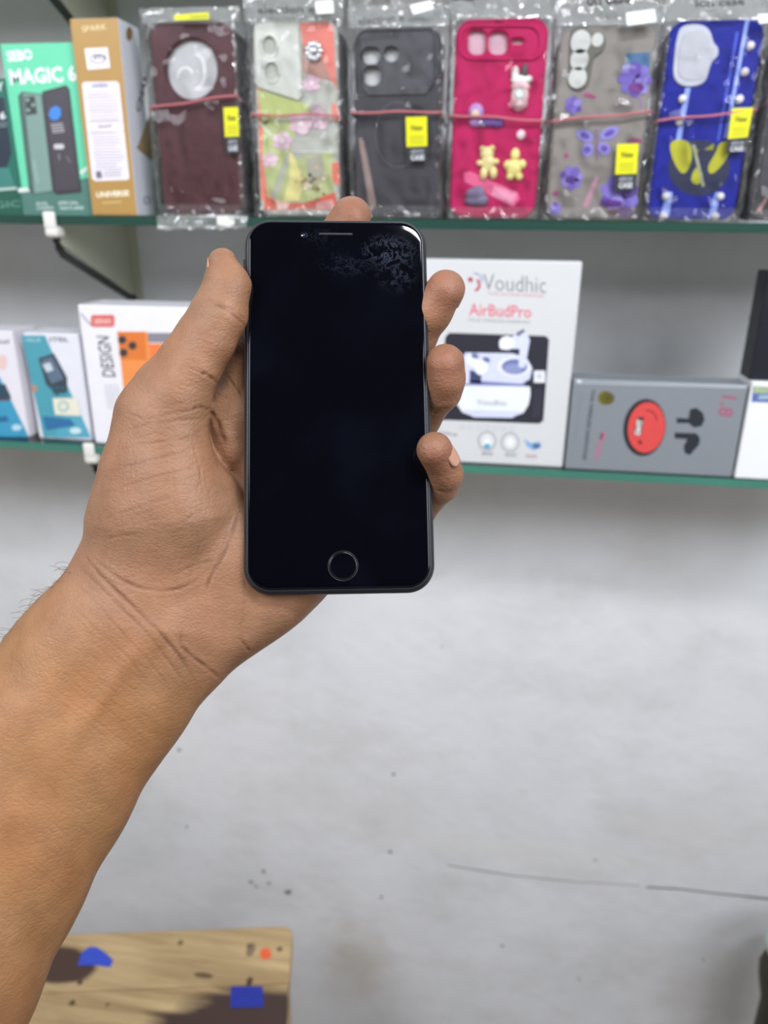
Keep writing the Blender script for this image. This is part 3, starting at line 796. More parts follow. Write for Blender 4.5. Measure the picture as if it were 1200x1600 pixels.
p = Print('y', y); p.poly([(560, 215), (569, 220), (588, 320), (578, 332)], '9A8782', L=1); p.ring(622, 210, 36, 52, 1.2, '66656C', L=1); p.build('printed_pattern', r)
header_text(r, y, 'election e', (560, 40), (632, 34), (559, 27), '5A5A5A')
white_sticker(r, y, [(640, 8), (674, 0), (678, 14), (646, 23)])

# 4 hot pink with charms
PINK = M('B41057', .5, .03, 40, spec=.25)
def bean(cx, cy_, rx, ry): return rrect(cx-rx, cx+rx, cy_-ry, cy_+ry, min(rx, ry)*.8, 5)
h1, h2, h3 = bean(745, 66, 14, 19), bean(778, 67, 15, 18), rrect(799, 818, 61, 69, 3.6, 3)
r, y = bundle('hot pink phone case with teddy and cup charms, bagged', [(712, 29), (856, 27), (838, 338), (703, 338)], PINK, ['3A2A30', '2E2A2E', '47373C'], [h1, h2, h3], ((707, 181), (844, 190)), (700, 866, -4, 348), 4, .4, .014, card='C8A4B2')
bm = bmesh.new(); o_ = xz(rrect(716, 850, 37, 95, 22, 8), y); i_ = xz(rrect(722, 842, 43, 89, 18, 8), y)
add_plate(bm, [o_, i_], y-.0016, y-.0002, chamfer=.0006); link('camera_frame', bm, PINK, r, label='raised pink frame round the lens holes')
def charm(name, label, mat, blobs):
    bm = bmesh.new()
    for (cx, cy_, rx, ry) in blobs:
        q = P(cx, cy_, y); k = YF/F*1.12
        add_blob(bm, (q.x, y-.0012, q.z), rx*k, .0032, ry*k, 12)
    link(name, bm, mat, r, True, label=label)
charm('teddy_charm', 'cream teddy shaped charm', M('E8DC9A', .4), [(761, 240, 9, 8), (754, 233, 4, 4), (769, 232, 4, 4), (762, 255, 9, 11), (751, 255, 6, 4), (773, 253, 6, 4), (756, 271, 5, 8), (771, 270, 5, 8)])
charm('star_charm', 'pale yellow rounded charm', M('E9E08C', .4), [(805, 242, 6, 8), (803, 263, 10, 11), (794, 258, 6, 6), (815, 257, 6, 6), (797, 276, 5, 5), (811, 276, 5, 5)])
charm('cup_charm', 'pale pink cup charm with white lid', M('D9B4B8', .4), [(812, 150, 11, 18), (812, 162, 10, 8), (813, 136, 12, 7)])
charm('cup_lid', 'white cup lid', M('F2F2EE', .35), [(805, 116, 5, 9), (814, 125, 13, 5), (826, 124, 5, 4)])
charm('cup_straw', None, M('54595A', .4), [(820, 112, 4, 9)])
p = Print('y', y-.0046); p.disc(812, 146, 7, 8, 'A9CDBE', L=1); p.disc(812, 146, 4.5, 5, 'E6F0EA', L=2); p.build('cup_print', r)
charm('round_charm', 'lilac and cream round charm', M('B48AC8', .4), [(744, 176, 10, 11), (744, 190, 9, 7)])
charm('ribbon_charm', 'violet ribbon charm', M('6E4E9E', .4), [(762, 192, 12, 5), (777, 192, 9, 6)])
charm('bead_charm', 'small pale bead', M('F0D6E2', .25), [(814, 211, 6, 6)])
charm('cloud_charm', 'grey violet glitter plaque', M('7C7290', .5, .3, 500), [(738, 304, 9, 8), (746, 303, 10, 10), (744, 314, 16, 6), (754, 313, 8, 7)])
p = Print('y', y-.0045); p.disc(743, 178, 6, 7, 'EAD9B8', L=1); p.build('charm_face', r)
p = Print('y', y); 
p.poly([(725, 270), (735, 268), (808, 300), (812, 310), (802, 324), (726, 284)], 'E2638F', L=1); p.poly([(772, 290), (808, 302), (801, 320), (768, 304)], 'EC90B2', L=2)
for k in range(6): p.line([(774+5*k, 294+2*k), (770+5*k, 306+2.4*k)], 1.4, 'F4BFD2', L=3)
p.build('printed_pattern', r, 'lighter pink bar')

# 5 clear with violet flowers
r, y = bundle('clear grey phone case with violet butterfly and flowers, right of the pink case', [(872, 40), (1021, 40), (1000, 336), (858, 336)], '8C8782', BR, [], ((864, 190), (1012, 176)), (852, 1030, -26, 348), 5, .35, .012)
p = Print('y', y)
p.poly([(979, 83), (1016, 82), (1014, 118), (977, 118)], '3D6A92', L=1)
def bloom(cx, cy_, R_, cols, n=7, L0=3):
    p = Print('y', y)
    for k in range(n):
        a = k*6.283/n+cx; p.disc(cx+R_*.5*math.cos(a), cy_+R_*.55*math.sin(a), R_*.55, R_*.38, cols[k % len(cols)], math.degrees(a), L=L0+k % 3, n=14)
    p.build('printed_flower', r, 'violet flower')
V = ('7A6CC0', '6A58B0', '8E82CC', '5E46A0')
bloom(992, 124, 26, V, 8); p.disc(994, 137, 12, 8, '6E2E86', L=7)
p.line([(996, 145), (1003, 168)], 3, '8A6FA8', L=2)
bloom(896, 164, 14, V, 6); bloom(893, 278, 18, V, 7); p.disc(891, 281, 8, 6, '4E2E7E', L=7); bloom(968, 305, 30, V, 8); p.disc(955, 318, 18, 6, '5A2E86', L=7); bloom(868, 326, 10, V, 5); p.disc(975, 330, 14, 8, '5A3A70', L=8); p.disc(958, 331, 9, 5, '5A2838', L=9)
p.build('printed_leaf', r)['kind'] = 'stuff'; p = Print('y', y)
for (cx, cy_, rx, ry, ro) in ((914, 212, 14, 9, 25), (952, 208, 16, 9, -28), (918, 234, 9, 11, 30), (944, 232, 9, 11, -30)):
    p.disc(cx, cy_, rx, ry, '8F86D0', ro, L=4); p.disc(cx, cy_, rx*.55, ry*.5, '5A4AA8', ro, L=5)
p.line([(932, 200), (934, 248)], 3, '8A6FA0', L=6)
for c in ((918, 148, 6, 4), (926, 151, 5, 3), (885, 243, 4, 4), (992, 220, 12, 4), (868, 302, 5, 4)): p.disc(*c, 'A0447A', L=4, n=10)
p.poly([(910, 322), (930, 275), (936, 278), (918, 326)], 'B88A9C', L=3)
o = p.build('printed_butterfly', r, 'violet butterfly with pink specks'); o['kind'] = 'stuff'
bm = bmesh.new()
o_ = xz(soft([(890, 48), (900, 43), (915, 43), (924, 52), (938, 50), (946, 58), (946, 74), (938, 84), (926, 90), (921, 128), (914, 140), (896, 143), (888, 132)]), y)
add_plate(bm, [o_], y-.0018, y-.0002, chamfer=.0007); isl = link('camera_island', bm, M('6A6A62', .3), r, label='grey raised camera surround')
for c, rr in (((907, 66), 12), ((905, 94), 11), ((902, 122), 11), ((933, 63), 7)):
    q = P(*c, y); bm = bmesh.new(); add_plate(bm, [ellipse(q.x, q.z, rr*YF/F*1.1, rr*YF/F*1.15, 20)], y-.0024, y-.0019); link('lens_opening', bm, M('CBCDCA', .3), isl)
hang_tag(r, y, [(964, 225), (998, 224), (993, 297), (960, 298)], .65)
header_text(r, y, 'on case', (917, 11), (986, 5), (915, -6))
white_sticker(r, y, [(978, 20), (1023, 14), (1026, 34), (980, 40)])

# 6 blue with pearls
r, y = bundle('shiny blue phone case with white pearls and yellow heart, last full case at right', [(1052, 32), (1199, 30), (1146, 338), (1008, 340)], M('0E1C8C', .4, .12, 25, spec=.25), BR, [], ((1022, 190), (1170, 174)), (1024, 1204, -30, 348), 6, .3, .012)
p = Print('y', y)
STR = '8FA6EE'
p.poly([(1165, 30), (1171, 30), (1137, 216), (1131, 216)], STR, L=1); p.poly([(1072, 132), (1080, 132), (1064, 220), (1056, 220)], STR, L=1)
p.poly([(1041, 300), (1051, 300), (1045, 340), (1032, 340)], STR, L=1); p.poly([(1118, 300), (1127, 300), (1117, 340), (1106, 340)], STR, L=1)
p.poly([(1150, 50), (1154, 50), (1124, 220), (1120, 220)], '3B52C8', L=1)
p.disc(1092, 262, 48, 44, '141F45', L=2, n=30)
p.poly(soft([(1044, 220), (1072, 217), (1082, 232), (1080, 256), (1068, 276), (1052, 254)]), 'B4B41C', L=3)
p.poly(soft([(1124, 222), (1142, 220), (1139, 245), (1112, 276), (1104, 262), (1118, 240)]), 'B4B41C', L=3)
p.poly(soft([(1090, 258), (1100, 276), (1092, 290), (1079, 284), (1082, 270)]), 'B4B41C', L=3); p.poly([(1080, 224), (1092, 236), (1086, 240)], '8E9020', L=3); p.poly([(1100, 234), (1116, 224), (1114, 234)], '9A9C20', L=3)
p.poly([(1081, 226), (1086, 226), (1101, 290), (1097, 292)], '9FA68A', L=4)
p.build('printed_heart', r, 'navy heart with yellow patches')
bm = bmesh.new()
o_ = xz(soft([(1058, 48), (1072, 38), (1096, 38), (1110, 48), (1114, 68), (1122, 74), (1122, 88), (1110, 98), (1104, 126), (1090, 136), (1064, 136), (1052, 124), (1051, 104)]), y)
add_plate(bm, [o_], y-.0020, y-.0002, chamfer=.0008); isl = link('camera_island', bm, M('C2C6D2', .25), r, label='frosted raised camera surround')
bm = bmesh.new(); add_plate(bm, [inset(o_, .80)], y-.0026, y-.0021); link('lens_opening', bm, M('B9BBC2', .3), isl)
for c in ((1172, 72), (1163, 113), (1155, 155), (1155, 180), (1066, 155), (1061, 190), (1040, 307), (1036, 337), (1125, 307), (1117, 338)):
    q = P(*c, y); bm = bmesh.new(); add_blob(bm, (q.x, y-.001, q.z), .0036, .0034, .0036, 12); link('pearl', bm, M('E9E6E2', .15, .02), r, True)
hang_tag(r, y, [(1144, 169), (1177, 168), (1164, 236), (1134, 240)], .68)
header_text(r, y, 'ion case', (1087, 12), (1164, 8), (1086, 0))
white_sticker(r, y, [(1184, 22), (1222, 20), (1220, 34), (1186, 37)])

# 7 dark one at the right edge
r, y = bundle('charcoal phone case cut by the right edge, beside the blue case', [(1222, 44), (1356, 44), (1296, 338), (1176, 338)], '48474C', GR, [], ((1194, 158), (1330, 150)), (1194, 1370, -20, 348), 7, .5, .012)
p = Print('y', y); p.poly([(1182, 330), (1196, 308), (1199, 312), (1188, 332)], 'B08A86', L=1); p.build('printed_pattern', r)

# ------------------------------------------------------------------ low wooden bench and dark sack
def wood(dark_at):
    m = bpy.data.materials.new('sawn_wood'); m.use_nodes = True; nt = m.node_tree; N = nt.nodes; Lk = nt.links.new
    b = N['Principled BSDF']; b.inputs['Roughness'].default_value = .6
    tc = N.new('ShaderNodeNewGeometry')
    mp = N.new('ShaderNodeMapping'); mp.inputs['Scale'].default_value = (2.5, 26, 26); Lk(tc.outputs['Position'], mp.inputs[0])
    n1 = N.new('ShaderNodeTexNoise'); n1.inputs['Scale'].default_value = 2.2; n1.inputs['Detail'].default_value = 6; n1.inputs['Distortion'].default_value = .6; Lk(mp.outputs[0], n1.inputs['Vector'])
    r1 = N.new('ShaderNodeValToRGB'); e = r1.color_ramp.elements; e[0].position = .3; e[0].color = lin('9C8158')+(1,); e[1].position = .7; e[1].color = lin('CDB285')+(1,); Lk(n1.outputs[0], r1.inputs[0])
    last = r1.outputs[0]
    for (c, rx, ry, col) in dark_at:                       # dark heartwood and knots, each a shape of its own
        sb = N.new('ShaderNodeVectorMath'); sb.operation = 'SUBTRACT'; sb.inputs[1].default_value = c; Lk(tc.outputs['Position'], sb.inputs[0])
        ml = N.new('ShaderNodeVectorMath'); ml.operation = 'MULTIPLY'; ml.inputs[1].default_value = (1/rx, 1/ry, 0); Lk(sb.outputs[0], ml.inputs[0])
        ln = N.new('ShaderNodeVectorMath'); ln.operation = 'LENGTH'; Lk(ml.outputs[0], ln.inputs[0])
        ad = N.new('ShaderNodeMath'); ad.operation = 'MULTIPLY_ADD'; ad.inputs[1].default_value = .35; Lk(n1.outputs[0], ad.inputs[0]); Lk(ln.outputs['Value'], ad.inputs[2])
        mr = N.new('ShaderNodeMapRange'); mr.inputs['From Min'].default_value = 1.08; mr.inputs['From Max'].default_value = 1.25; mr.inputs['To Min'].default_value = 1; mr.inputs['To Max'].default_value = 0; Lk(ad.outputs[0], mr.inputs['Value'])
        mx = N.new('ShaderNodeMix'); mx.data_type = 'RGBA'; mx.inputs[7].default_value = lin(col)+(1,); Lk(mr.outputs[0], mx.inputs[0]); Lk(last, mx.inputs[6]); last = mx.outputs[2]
    Lk(last, b.inputs['Base Color'])
    bp = N.new('ShaderNodeBump'); bp.inputs['Strength'].default_value = .25; bp.inputs['Distance'].default_value = .002; Lk(n1.outputs[0], bp.inputs['Height']); Lk(bp.outputs[0], b.inputs['Normal'])
    return m
ZB = 0.563
TL_, TR_, SR_, SL_ = PZ(105, 1459, ZB), PZ(458, 1446, ZB), PZ(456, 1535, ZB), PZ(60, 1548, ZB)
ex = (TR_-TL_).normalized(); ex.z = 0; ey = Vector((ex.y, -ex.x, 0))        # towards the camera
pl_w = (SR_-TR_).dot(ey)
bench = root('wooden_bench', (TR_.x-.25, TR_.y-.1, 0), 'low wooden bench of pale planks with blue tape, under the forearm', 'bench')
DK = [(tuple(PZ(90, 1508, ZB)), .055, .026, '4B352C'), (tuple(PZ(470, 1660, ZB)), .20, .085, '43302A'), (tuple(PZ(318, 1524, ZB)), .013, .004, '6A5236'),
      (tuple(PZ(392, 1484, ZB)), .006, .011, '8A7458'), (tuple(PZ(282, 1473, ZB)), .004, .004, '6E5A3C'), (tuple(PZ(125, 1535, ZB)), .004, .004, '5A452E'),
      (tuple(PZ(113, 1567, ZB)), .004, .004, '5A452E'), (tuple(PZ(390, 1478, ZB)), .004, .004, '6A5640'), (tuple(PZ(437, 1483, ZB)), .004, .004, '6A5640'), (tuple(PZ(390, 1533, ZB)), .004, .006, '4E3B28'), (tuple(PZ(168, 1570, ZB)), .003, .003, '7A6444')]
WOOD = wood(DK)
def plank(o_, w, length, name, rounded=False):
    bm = bmesh.new(); th = .022
    c = [o_, o_+ey*w, o_+ey*w-ex*length, o_-ex*length]
    if rounded:
        rr = .014; pts = []
        for i in range(7):
            a = math.radians(90*i/6); pts.append(o_ + (-ex*rr + ey*rr) + ex*rr*math.cos(a) - ey*rr*math.sin(a))
        c = pts[::-1]+c[1:] if False else [pts[6-i] for i in range(7)]+c[1:]
    top = [bm.verts.new((p_.x, p_.y, ZB)) for p_ in c]; bot = [bm.verts.new((p_.x, p_.y, ZB-th)) for p_ in c]
    bm.faces.new(top); bm.faces.new(bot[::-1])
    k = len(c)
    for i in range(k): bm.faces.new((top[i], bot[i], bot[(i+1) % k], top[(i+1) % k]))
    bmesh.ops.recalc_face_normals(bm, faces=bm.faces)
    es = [e for e in bm.edges if abs(e.verts[0].co.z-ZB) < 1e-5 and abs(e.verts[1].co.z-ZB) < 1e-5]
    bmesh.ops.bevel(bm, geom=es, offset=.0025, segments=2, profile=.5, affect='EDGES')
    link(name, bm, WOOD, bench)
TR0 = Vector((TR_.x, TR_.y, ZB))
plank(TR0, pl_w-.0004, .62, 'plank', True)
plank(TR0+ey*(pl_w+.0004)-ex*.001, .092, .62, 'plank')
plank(TR0+ey*(pl_w+.0936), .09, .62, 'plank')
for a_, b_ in ((.03, .03), (.03, .23), (.56, .03), (.56, .23)):
    c = TR0-ex*a_+ey*b_
    bm = bmesh.new(); add_box(bm, c.x-.02, c.x+.02, c.y-.02, c.y+.02, 0.0002, ZB-.0222, .003); link('leg', bm, WOOD, bench)
def flat_on_bench(name, pts, col, label, parent):
    bm = bmesh.new(); vs = [bm.verts.new(PZ(x, y, ZB+.0006)) for x, y in pts]; lo = [bm.verts.new(v.co-Vector((0, 0, .0005))) for v in vs]
    bm.faces.new(vs); k = len(vs)
    for i in range(k): bm.faces.new((vs[i], lo[i], lo[(i+1) % k], vs[(i+1) % k]))
    bmesh.ops.recalc_face_normals(bm, faces=bm.faces)
    link(name, bm, M(col, .45, .2, 120), parent, label=label)
flat_on_bench('blue_tape', [(361, 1541), (410, 1541), (412, 1573), (360, 1574)], '20319C', 'square of dark blue tape', bench)
flat_on_bench('blue_tape', [(121, 1508), (128, 1488), (140, 1479), (152, 1480), (166, 1490), (177, 1500), (172, 1511), (150, 1508)], '3450C8', 'torn piece of bright blue tape', bench)
flat_on_bench('orange_sticker', ellipse(415, 1490, 9, 9, 14), 'F0663A', 'round orange sticker', bench)

# dark sack at the lower right
q = P(1252, 1518, .84)
sack = root('sack', (q.x, .84, 0), 'dark olive sack with pale collar at the lower right corner', 'bag')
bm = bmesh.new()
prof = [(0.0004, .052), (.03, .060), (.2, .052), (q.z-.16, .040), (q.z-.07, .040), (q.z-.025, .050), (q.z, .054), (q.z+.018, .050), (q.z+.026, .040)]
def lathe(bm, prof, cx, cy_, n=20, seed=0):
    R_ = []
    for z, r_ in prof:
        R_.append([bm.verts.new((cx+r_*math.cos(6.283*i/n)*(1+.07*noise.noise(Vector((i*.7, z*14, seed)))), cy_+.8*r_*math.sin(6.283*i/n)*(1+.07*noise.noise(Vector((i*.7, z*14, seed+5)))), z)) for i in range(n)])
    for A, B in zip(R_[:-1], R_[1:]):
        for i in range(n): bm.faces.new((A[i], A[(i+1) % n], B[(i+1) % n], B[i]))
    bm.faces.new(R_[0][::-1]); bm.faces.new(R_[-1])
lathe(bm, prof, q.x, .84); link('sack_body', bm, M('332F22', .6, .2, 40), sack, True)
bm = bmesh.new(); lathe(bm, [(q.z+.0255, .038), (q.z+.032, .052), (q.z+.046, .056), (q.z+.062, .050), (q.z+.07, .035)], q.x, .84, seed=3); link('sack_collar', bm, M('B9C3BF', .4, .1, 40), sack, True, label='pale plastic collar')

# ------------------------------------------------------------------ phone
D0 = .279; W0 = D0/F                                    # one hand unit = one pixel at the phone
def U(u, v, w):                                          # (pixel, pixel, depth in pixels) -> world
    return Vector(CAM + ray(u, v)*(D0*(1+w/F)))
Rp = np.array([[.9985941, -.01853649, -.04966113], [.01242162, .99260834, -.12072442], [.05153186, .11993782, .99144308]])
Tp = np.array([-.01678, .03967, .27893])
Bs = np.stack([RIGHT, UP, FWD], 1)
px_, py_, pf_ = (Bs@Rp[:, i] for i in range(3)); pc = CAM + Bs@Tp
phone = root('mobile_phone', Vector(pc), 'black touchscreen phone with a home button, held up in the hand', 'phone')
phone.matrix_world = Matrix(((px_[0], py_[0], -pf_[0], pc[0]), (px_[1], py_[1], -pf_[1], pc[1]), (px_[2], py_[2], -pf_[2], pc[2]), (0, 0, 0, 1)))
def plink(name, bm, mats, parent=phone, smooth=True, label=None):
    bmesh.ops.recalc_face_normals(bm, faces=bm.faces)
    me = bpy.data.meshes.new(name); bm.to_mesh(me); bm.free()
    for m in (mats if isinstance(mats, list) else [mats]): me.materials.append(m)
    if smooth: me.polygons.foreach_set('use_smooth', [True]*len(me.polygons))
    o = bpy.data.objects.new(name, me); COL.objects.link(o); o.parent = parent
    if label: o['label'] = label
    return o
PW, PH, PR, PT = .0673, .1384, .0098, .0073
def stack(bm, levels, n=12, cap0=True, cap1=True):
    rings = []
    for ins, z in levels:
        rings.append([bm.verts.new((x, y_, z)) for x, y_ in rrect(-PW/2+ins, PW/2-ins, -PH/2+ins, PH/2-ins, max(.0005, PR-ins), n)])
    for A, B in zip(rings[:-1], rings[1:]):
        k = len(A)
        for i in range(k): bm.faces.new((A[i], A[(i+1) % k], B[(i+1) % k], B[i]))
    if cap0: bm.faces.new(rings[0])
    if cap1: bm.faces.new(rings[-1])
h = PT/2
arc = [(h*.9*(1-math.cos(math.radians(a))), h*math.sin(math.radians(a))) for a in range(-90, 61, 12)]
bm = bmesh.new(); stack(bm, [(i_*.86, z_) for i_, z_ in arc]+[(.00165, h*.90), (.00200, h*.87)])
plink('phone_body', bm, M('23262C', .38, .06, 300, .25), label='matte black metal body')
def screen_material():
    m = bpy.data.materials.new('black_screen_glass'); m.use_nodes = True; nt = m.node_tree; N = nt.nodes; Lk = nt.links.new
    b = N['Principled BSDF']; b.inputs['Roughness'].default_value = .05; b.inputs['Specular IOR Level'].default_value = .20
    tc = N.new('ShaderNodeTexCoord')
    def box_mask(c, rx, ry):
        s = N.new('ShaderNodeVectorMath'); s.operation = 'SUBTRACT'; s.inputs[1].default_value = c; Lk(tc.outputs['Object'], s.inputs[0])
        q = N.new('ShaderNodeVectorMath'); q.operation = 'MULTIPLY'; q.inputs[1].default_value = (1/rx, 1/ry, 0); Lk(s.outputs[0], q.inputs[0])
        l = N.new('ShaderNodeVectorMath'); l.operation = 'LENGTH'; Lk(q.outputs[0], l.inputs[0])
        r = N.new('ShaderNodeMapRange'); r.interpolation_type = 'SMOOTHSTEP'; r.inputs['From Min'].default_value = .2; r.inputs['From Max'].default_value = 1
        r.inputs['To Min'].default_value = 1; r.inputs['To Max'].default_value = 0; Lk(l.outputs['Value'], r.inputs['Value']); return r.outputs[0]
    n1 = N.new('ShaderNodeTexNoise'); n1.inputs['Scale'].default_value = 190; n1.inputs['Detail'].default_value = 8; n1.inputs['Roughness'].default_value = .75; n1.inputs['Distortion'].default_value = .5
    Lk(tc.outputs['Object'], n1.inputs['Vector'])
    s5 = N.new('ShaderNodeMath'); s5.operation = 'SUBTRACT'; s5.inputs[1].default_value = .5; Lk(n1.outputs[0], s5.inputs[0])
    ab = N.new('ShaderNodeMath'); ab.operation = 'ABSOLUTE'; Lk(s5.outputs[0], ab.inputs[0])
    rr = N.new('ShaderNodeMapRange'); rr.inputs['From Min'].default_value = .032; rr.inputs['From Max'].default_value = .0; Lk(ab.outputs[0], rr.inputs['Value'])
    acc = None
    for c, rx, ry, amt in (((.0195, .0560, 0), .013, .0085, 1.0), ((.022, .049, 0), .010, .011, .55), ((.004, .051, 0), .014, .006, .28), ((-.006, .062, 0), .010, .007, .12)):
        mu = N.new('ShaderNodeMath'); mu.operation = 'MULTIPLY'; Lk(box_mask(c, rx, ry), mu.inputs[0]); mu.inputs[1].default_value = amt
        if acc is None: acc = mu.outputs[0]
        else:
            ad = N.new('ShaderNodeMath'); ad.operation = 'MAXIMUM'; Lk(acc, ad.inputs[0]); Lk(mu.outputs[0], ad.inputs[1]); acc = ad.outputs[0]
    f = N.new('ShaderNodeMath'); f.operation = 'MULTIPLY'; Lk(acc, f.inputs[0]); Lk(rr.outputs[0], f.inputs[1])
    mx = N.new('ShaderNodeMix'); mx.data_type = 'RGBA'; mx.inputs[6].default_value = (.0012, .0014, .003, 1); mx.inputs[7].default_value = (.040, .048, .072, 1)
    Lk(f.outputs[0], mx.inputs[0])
    n2 = N.new('ShaderNodeTexNoise'); n2.inputs['Scale'].default_value = 28; n2.inputs['Detail'].default_value = 3; Lk(tc.outputs['Object'], n2.inputs['Vector'])
    r2 = N.new('ShaderNodeMapRange'); r2.inputs['From Min'].default_value = .5; r2.inputs['From Max'].default_value = .8; r2.inputs['To Max'].default_value = .12; Lk(n2.outputs[0], r2.inputs['Value'])
    m2 = N.new('ShaderNodeMix'); m2.data_type = 'RGBA'; m2.inputs[7].default_value = (.012, .016, .035, 1); Lk(r2.outputs[0], m2.inputs[0]); Lk(mx.outputs[2], m2.inputs[6])
    Lk(m2.outputs[2], b.inputs['Base Color'])
    return m
SCR = screen_material()
bm = bmesh.new(); stack(bm, [(.0021, h*.86), (.00185, h*.93), (.0021, h*.972), (.0026, h*.99), (.0034, h*1.004), (.0046, h*1.01)], 14, cap0=False)
plink('screen_glass', bm, SCR, label='glossy black glass with smudges near the top right corner')
def disc_at(x, y_, r_, z0, z1, n=36, dish=0):
    bm = bmesh.new(); lv = [(r_, z0), (r_, z1), (r_*.9, z1+.00004), (r_*.8, z1-dish)]
    R_ = [[bm.verts.new((x+a*math.cos(6.28319*i/n), y_+a*math.sin(6.28319*i/n), z)) for i in range(n)] for a, z in lv]
    for A, B in zip(R_[:-1], R_[1:]):
        for i in range(n): bm.faces.new((A[i], A[(i+1) % n], B[(i+1) % n], B[i]))
    bm.faces.new(R_[-1]); return bm
zs = h*1.01
HX, HY = .0012, -PH/2+.0098
hb = plink('home_button', disc_at(HX, HY, .0050, zs-.0003, zs+.00001, dish=.0001), M('0B0A0C', .2, .05), label='round black home button')
bm = bmesh.new(); add_tube(bm, [(HX+.0052*math.cos(a), HY+.0052*math.sin(a), zs+.00002) for a in np.linspace(0, 6.283, 40, endpoint=False)], .00016, 6, True); plink('button_ring', bm, M('18181B', .35, .05), hb)
EY = PH/2-.0066
bm = bmesh.new(); add_tube(bm, [(x, EY, zs) for x in np.linspace(-.0062, .0062, 8)], .00052, 8); plink('earpiece', bm, M('242428', .6, .3, 4000), label='dark grey earpiece slot')
plink('front_camera', disc_at(-.0116, EY-.0003, .0012, zs-.0003, zs+.00002, 20), M('10131E', .1, .05)); 
bm = bmesh.new(); add_blob(bm, (-.0116, EY-.0003, zs), .00034, .00034, .0002, 10); plink('camera_lens', bm, M('4A5690', .08), bpy.data.objects['front_camera'])
bm = bmesh.new()
for v0 in (1,):
    add_box(bm, PW/2-.0006, PW/2+.00055, PH/2-.0385, PH/2-.0290, -.0012, .0012, .0004, 2)
plink('side_button', bm, M('3A3C44', .3, .05, metal=.5), label='side key')
bm = bmesh.new(); add_box(bm, -PW/2-.0005, -PW/2+.0006, PH/2-.0240, PH/2-.0150, -.0011, .0011, .0004, 2)
plink('volume_key', bm, M('3A3C44', .3, .05, metal=.5))

# ------------------------------------------------------------------ hand and forearm: one continuous surface
STEP = 4.0
LO = np.array([-520., 280., -196.]); HI = np.array([780., 1970., 220.])
DIM = np.ceil((HI-LO)/STEP).astype(int)+1
GX, GY, GZ = (LO[i]+STEP*np.arange(DIM[i], dtype=np.float32) for i in range(3))
FLD = np.full(DIM, 400., np.float32)
def cone(a, b, k, sw=1.0, p=2.0):
    """a, b = (u, v, w, r): tapered limb, sw > 1 flattens it in depth"""
    ra, rb = a[3], b[3]; m = max(ra, rb)+k+14
    lo = np.minimum(a[:3], b[:3])-m; hi = np.maximum(a[:3], b[:3])+m
    i0 = np.clip(np.floor((lo-LO)/STEP).astype(int), 0, DIM-1); i1 = np.clip(np.ceil((hi-LO)/STEP).astype(int)+1, 1, DIM)
    s = tuple(slice(i0[i], i1[i]) for i in range(3))
    if any(i1[i]-i0[i] < 1 for i in range(3)): return
    X = GX[s[0]][:, None, None]-a[0]; Y = GY[s[1]][None, :, None]-a[1]; Z = (GZ[s[2]][None, None, :]-a[2])*sw
    d = np.array([b[0]-a[0], b[1]-a[1], (b[2]-a[2])*sw], np.float32); L2 = float(d@d)+1e-6
    t = np.clip((X*d[0]+Y*d[1]+Z*d[2])/L2, 0, 1)
    lat2 = (X-t*d[0])**2+(Y-t*d[1])**2; dz = np.abs(Z-t*d[2])
    q = (np.sqrt(lat2+dz*dz) if p == 2 else (lat2**(p/2)+dz**p)**(1/p)) - (ra+t*(rb-ra)); del lat2, dz
    f = FLD[s]
    hh = np.maximum(k-np.abs(f-q), 0)/max(k, 1e-6)
    FLD[s] = np.minimum(f, q) - hh*hh*k*.25
def chain(pts, k, sw=1.0, p=2.0):
    for a, b in zip(pts[:-1], pts[1:]): cone(a, b, k, sw, p)
# forearm and wrist
chain([(-300, 1740, -33, 205), (-250, 1675, -30, 204), (-134, 1503, -15, 196), (-43, 1344, 5, 179), (45, 1214, 22, 162), (129, 1093, 38, 149), (169, 1042, 44, 145), (226, 968, 48, 139)], 30, 1.5, 2.5)
# ball of the thumb, thumb
chain([(226, 968, 48, 130), (233, 905, 42, 100), (232, 846, 34, 96)], 40, 1.25)
chain([(262, 880, 30, 88), (252, 800, 18, 112), (246, 735, 8, 84), (252, 655, 4, 70), (270, 613, 2, 60)], 26, 1.30)
chain([(270, 613, 2, 60), (297, 568, 0, 50), (320, 531, -2, 47), (342, 490, -3, 44), (354, 447, -2, 36)], 12, 1.08)
chain([(354, 447, -2, 36), (347, 410, 2, 23)], 14, 1.05)
cone((322, 800, 34, 62), (318, 870, 34, 66), 40, 1.3)
# heel of the hand
chain([(290, 990, 44, 84), (360, 931, 40, 87), (412, 893, 42, 86), (445, 862, 50, 84)], 40, 1.42, 3.2)
cone((320, 905, 40, 70), (400, 880, 40, 80), 40, 1.4)
cone((190, 930, 46, 80), (280, 950, 46, 100), 30, 1.4)
# palm behind the phone
chain([(445, 862, 60, 84), (440, 760, 74, 92), (420, 690, 74, 80), (398, 640, 66, 52)], 12, 1.35)
chain([(445, 862, 66, 84), (540, 790, 80, 70), (545, 720, 84, 60), (440, 690, 78, 70)], 30, 1.35)
cone((362, 700, 58, 44), (350, 640, 52, 34), 9)
cone((356, 640, 44, 26), (362, 682, 44, 25), 7)
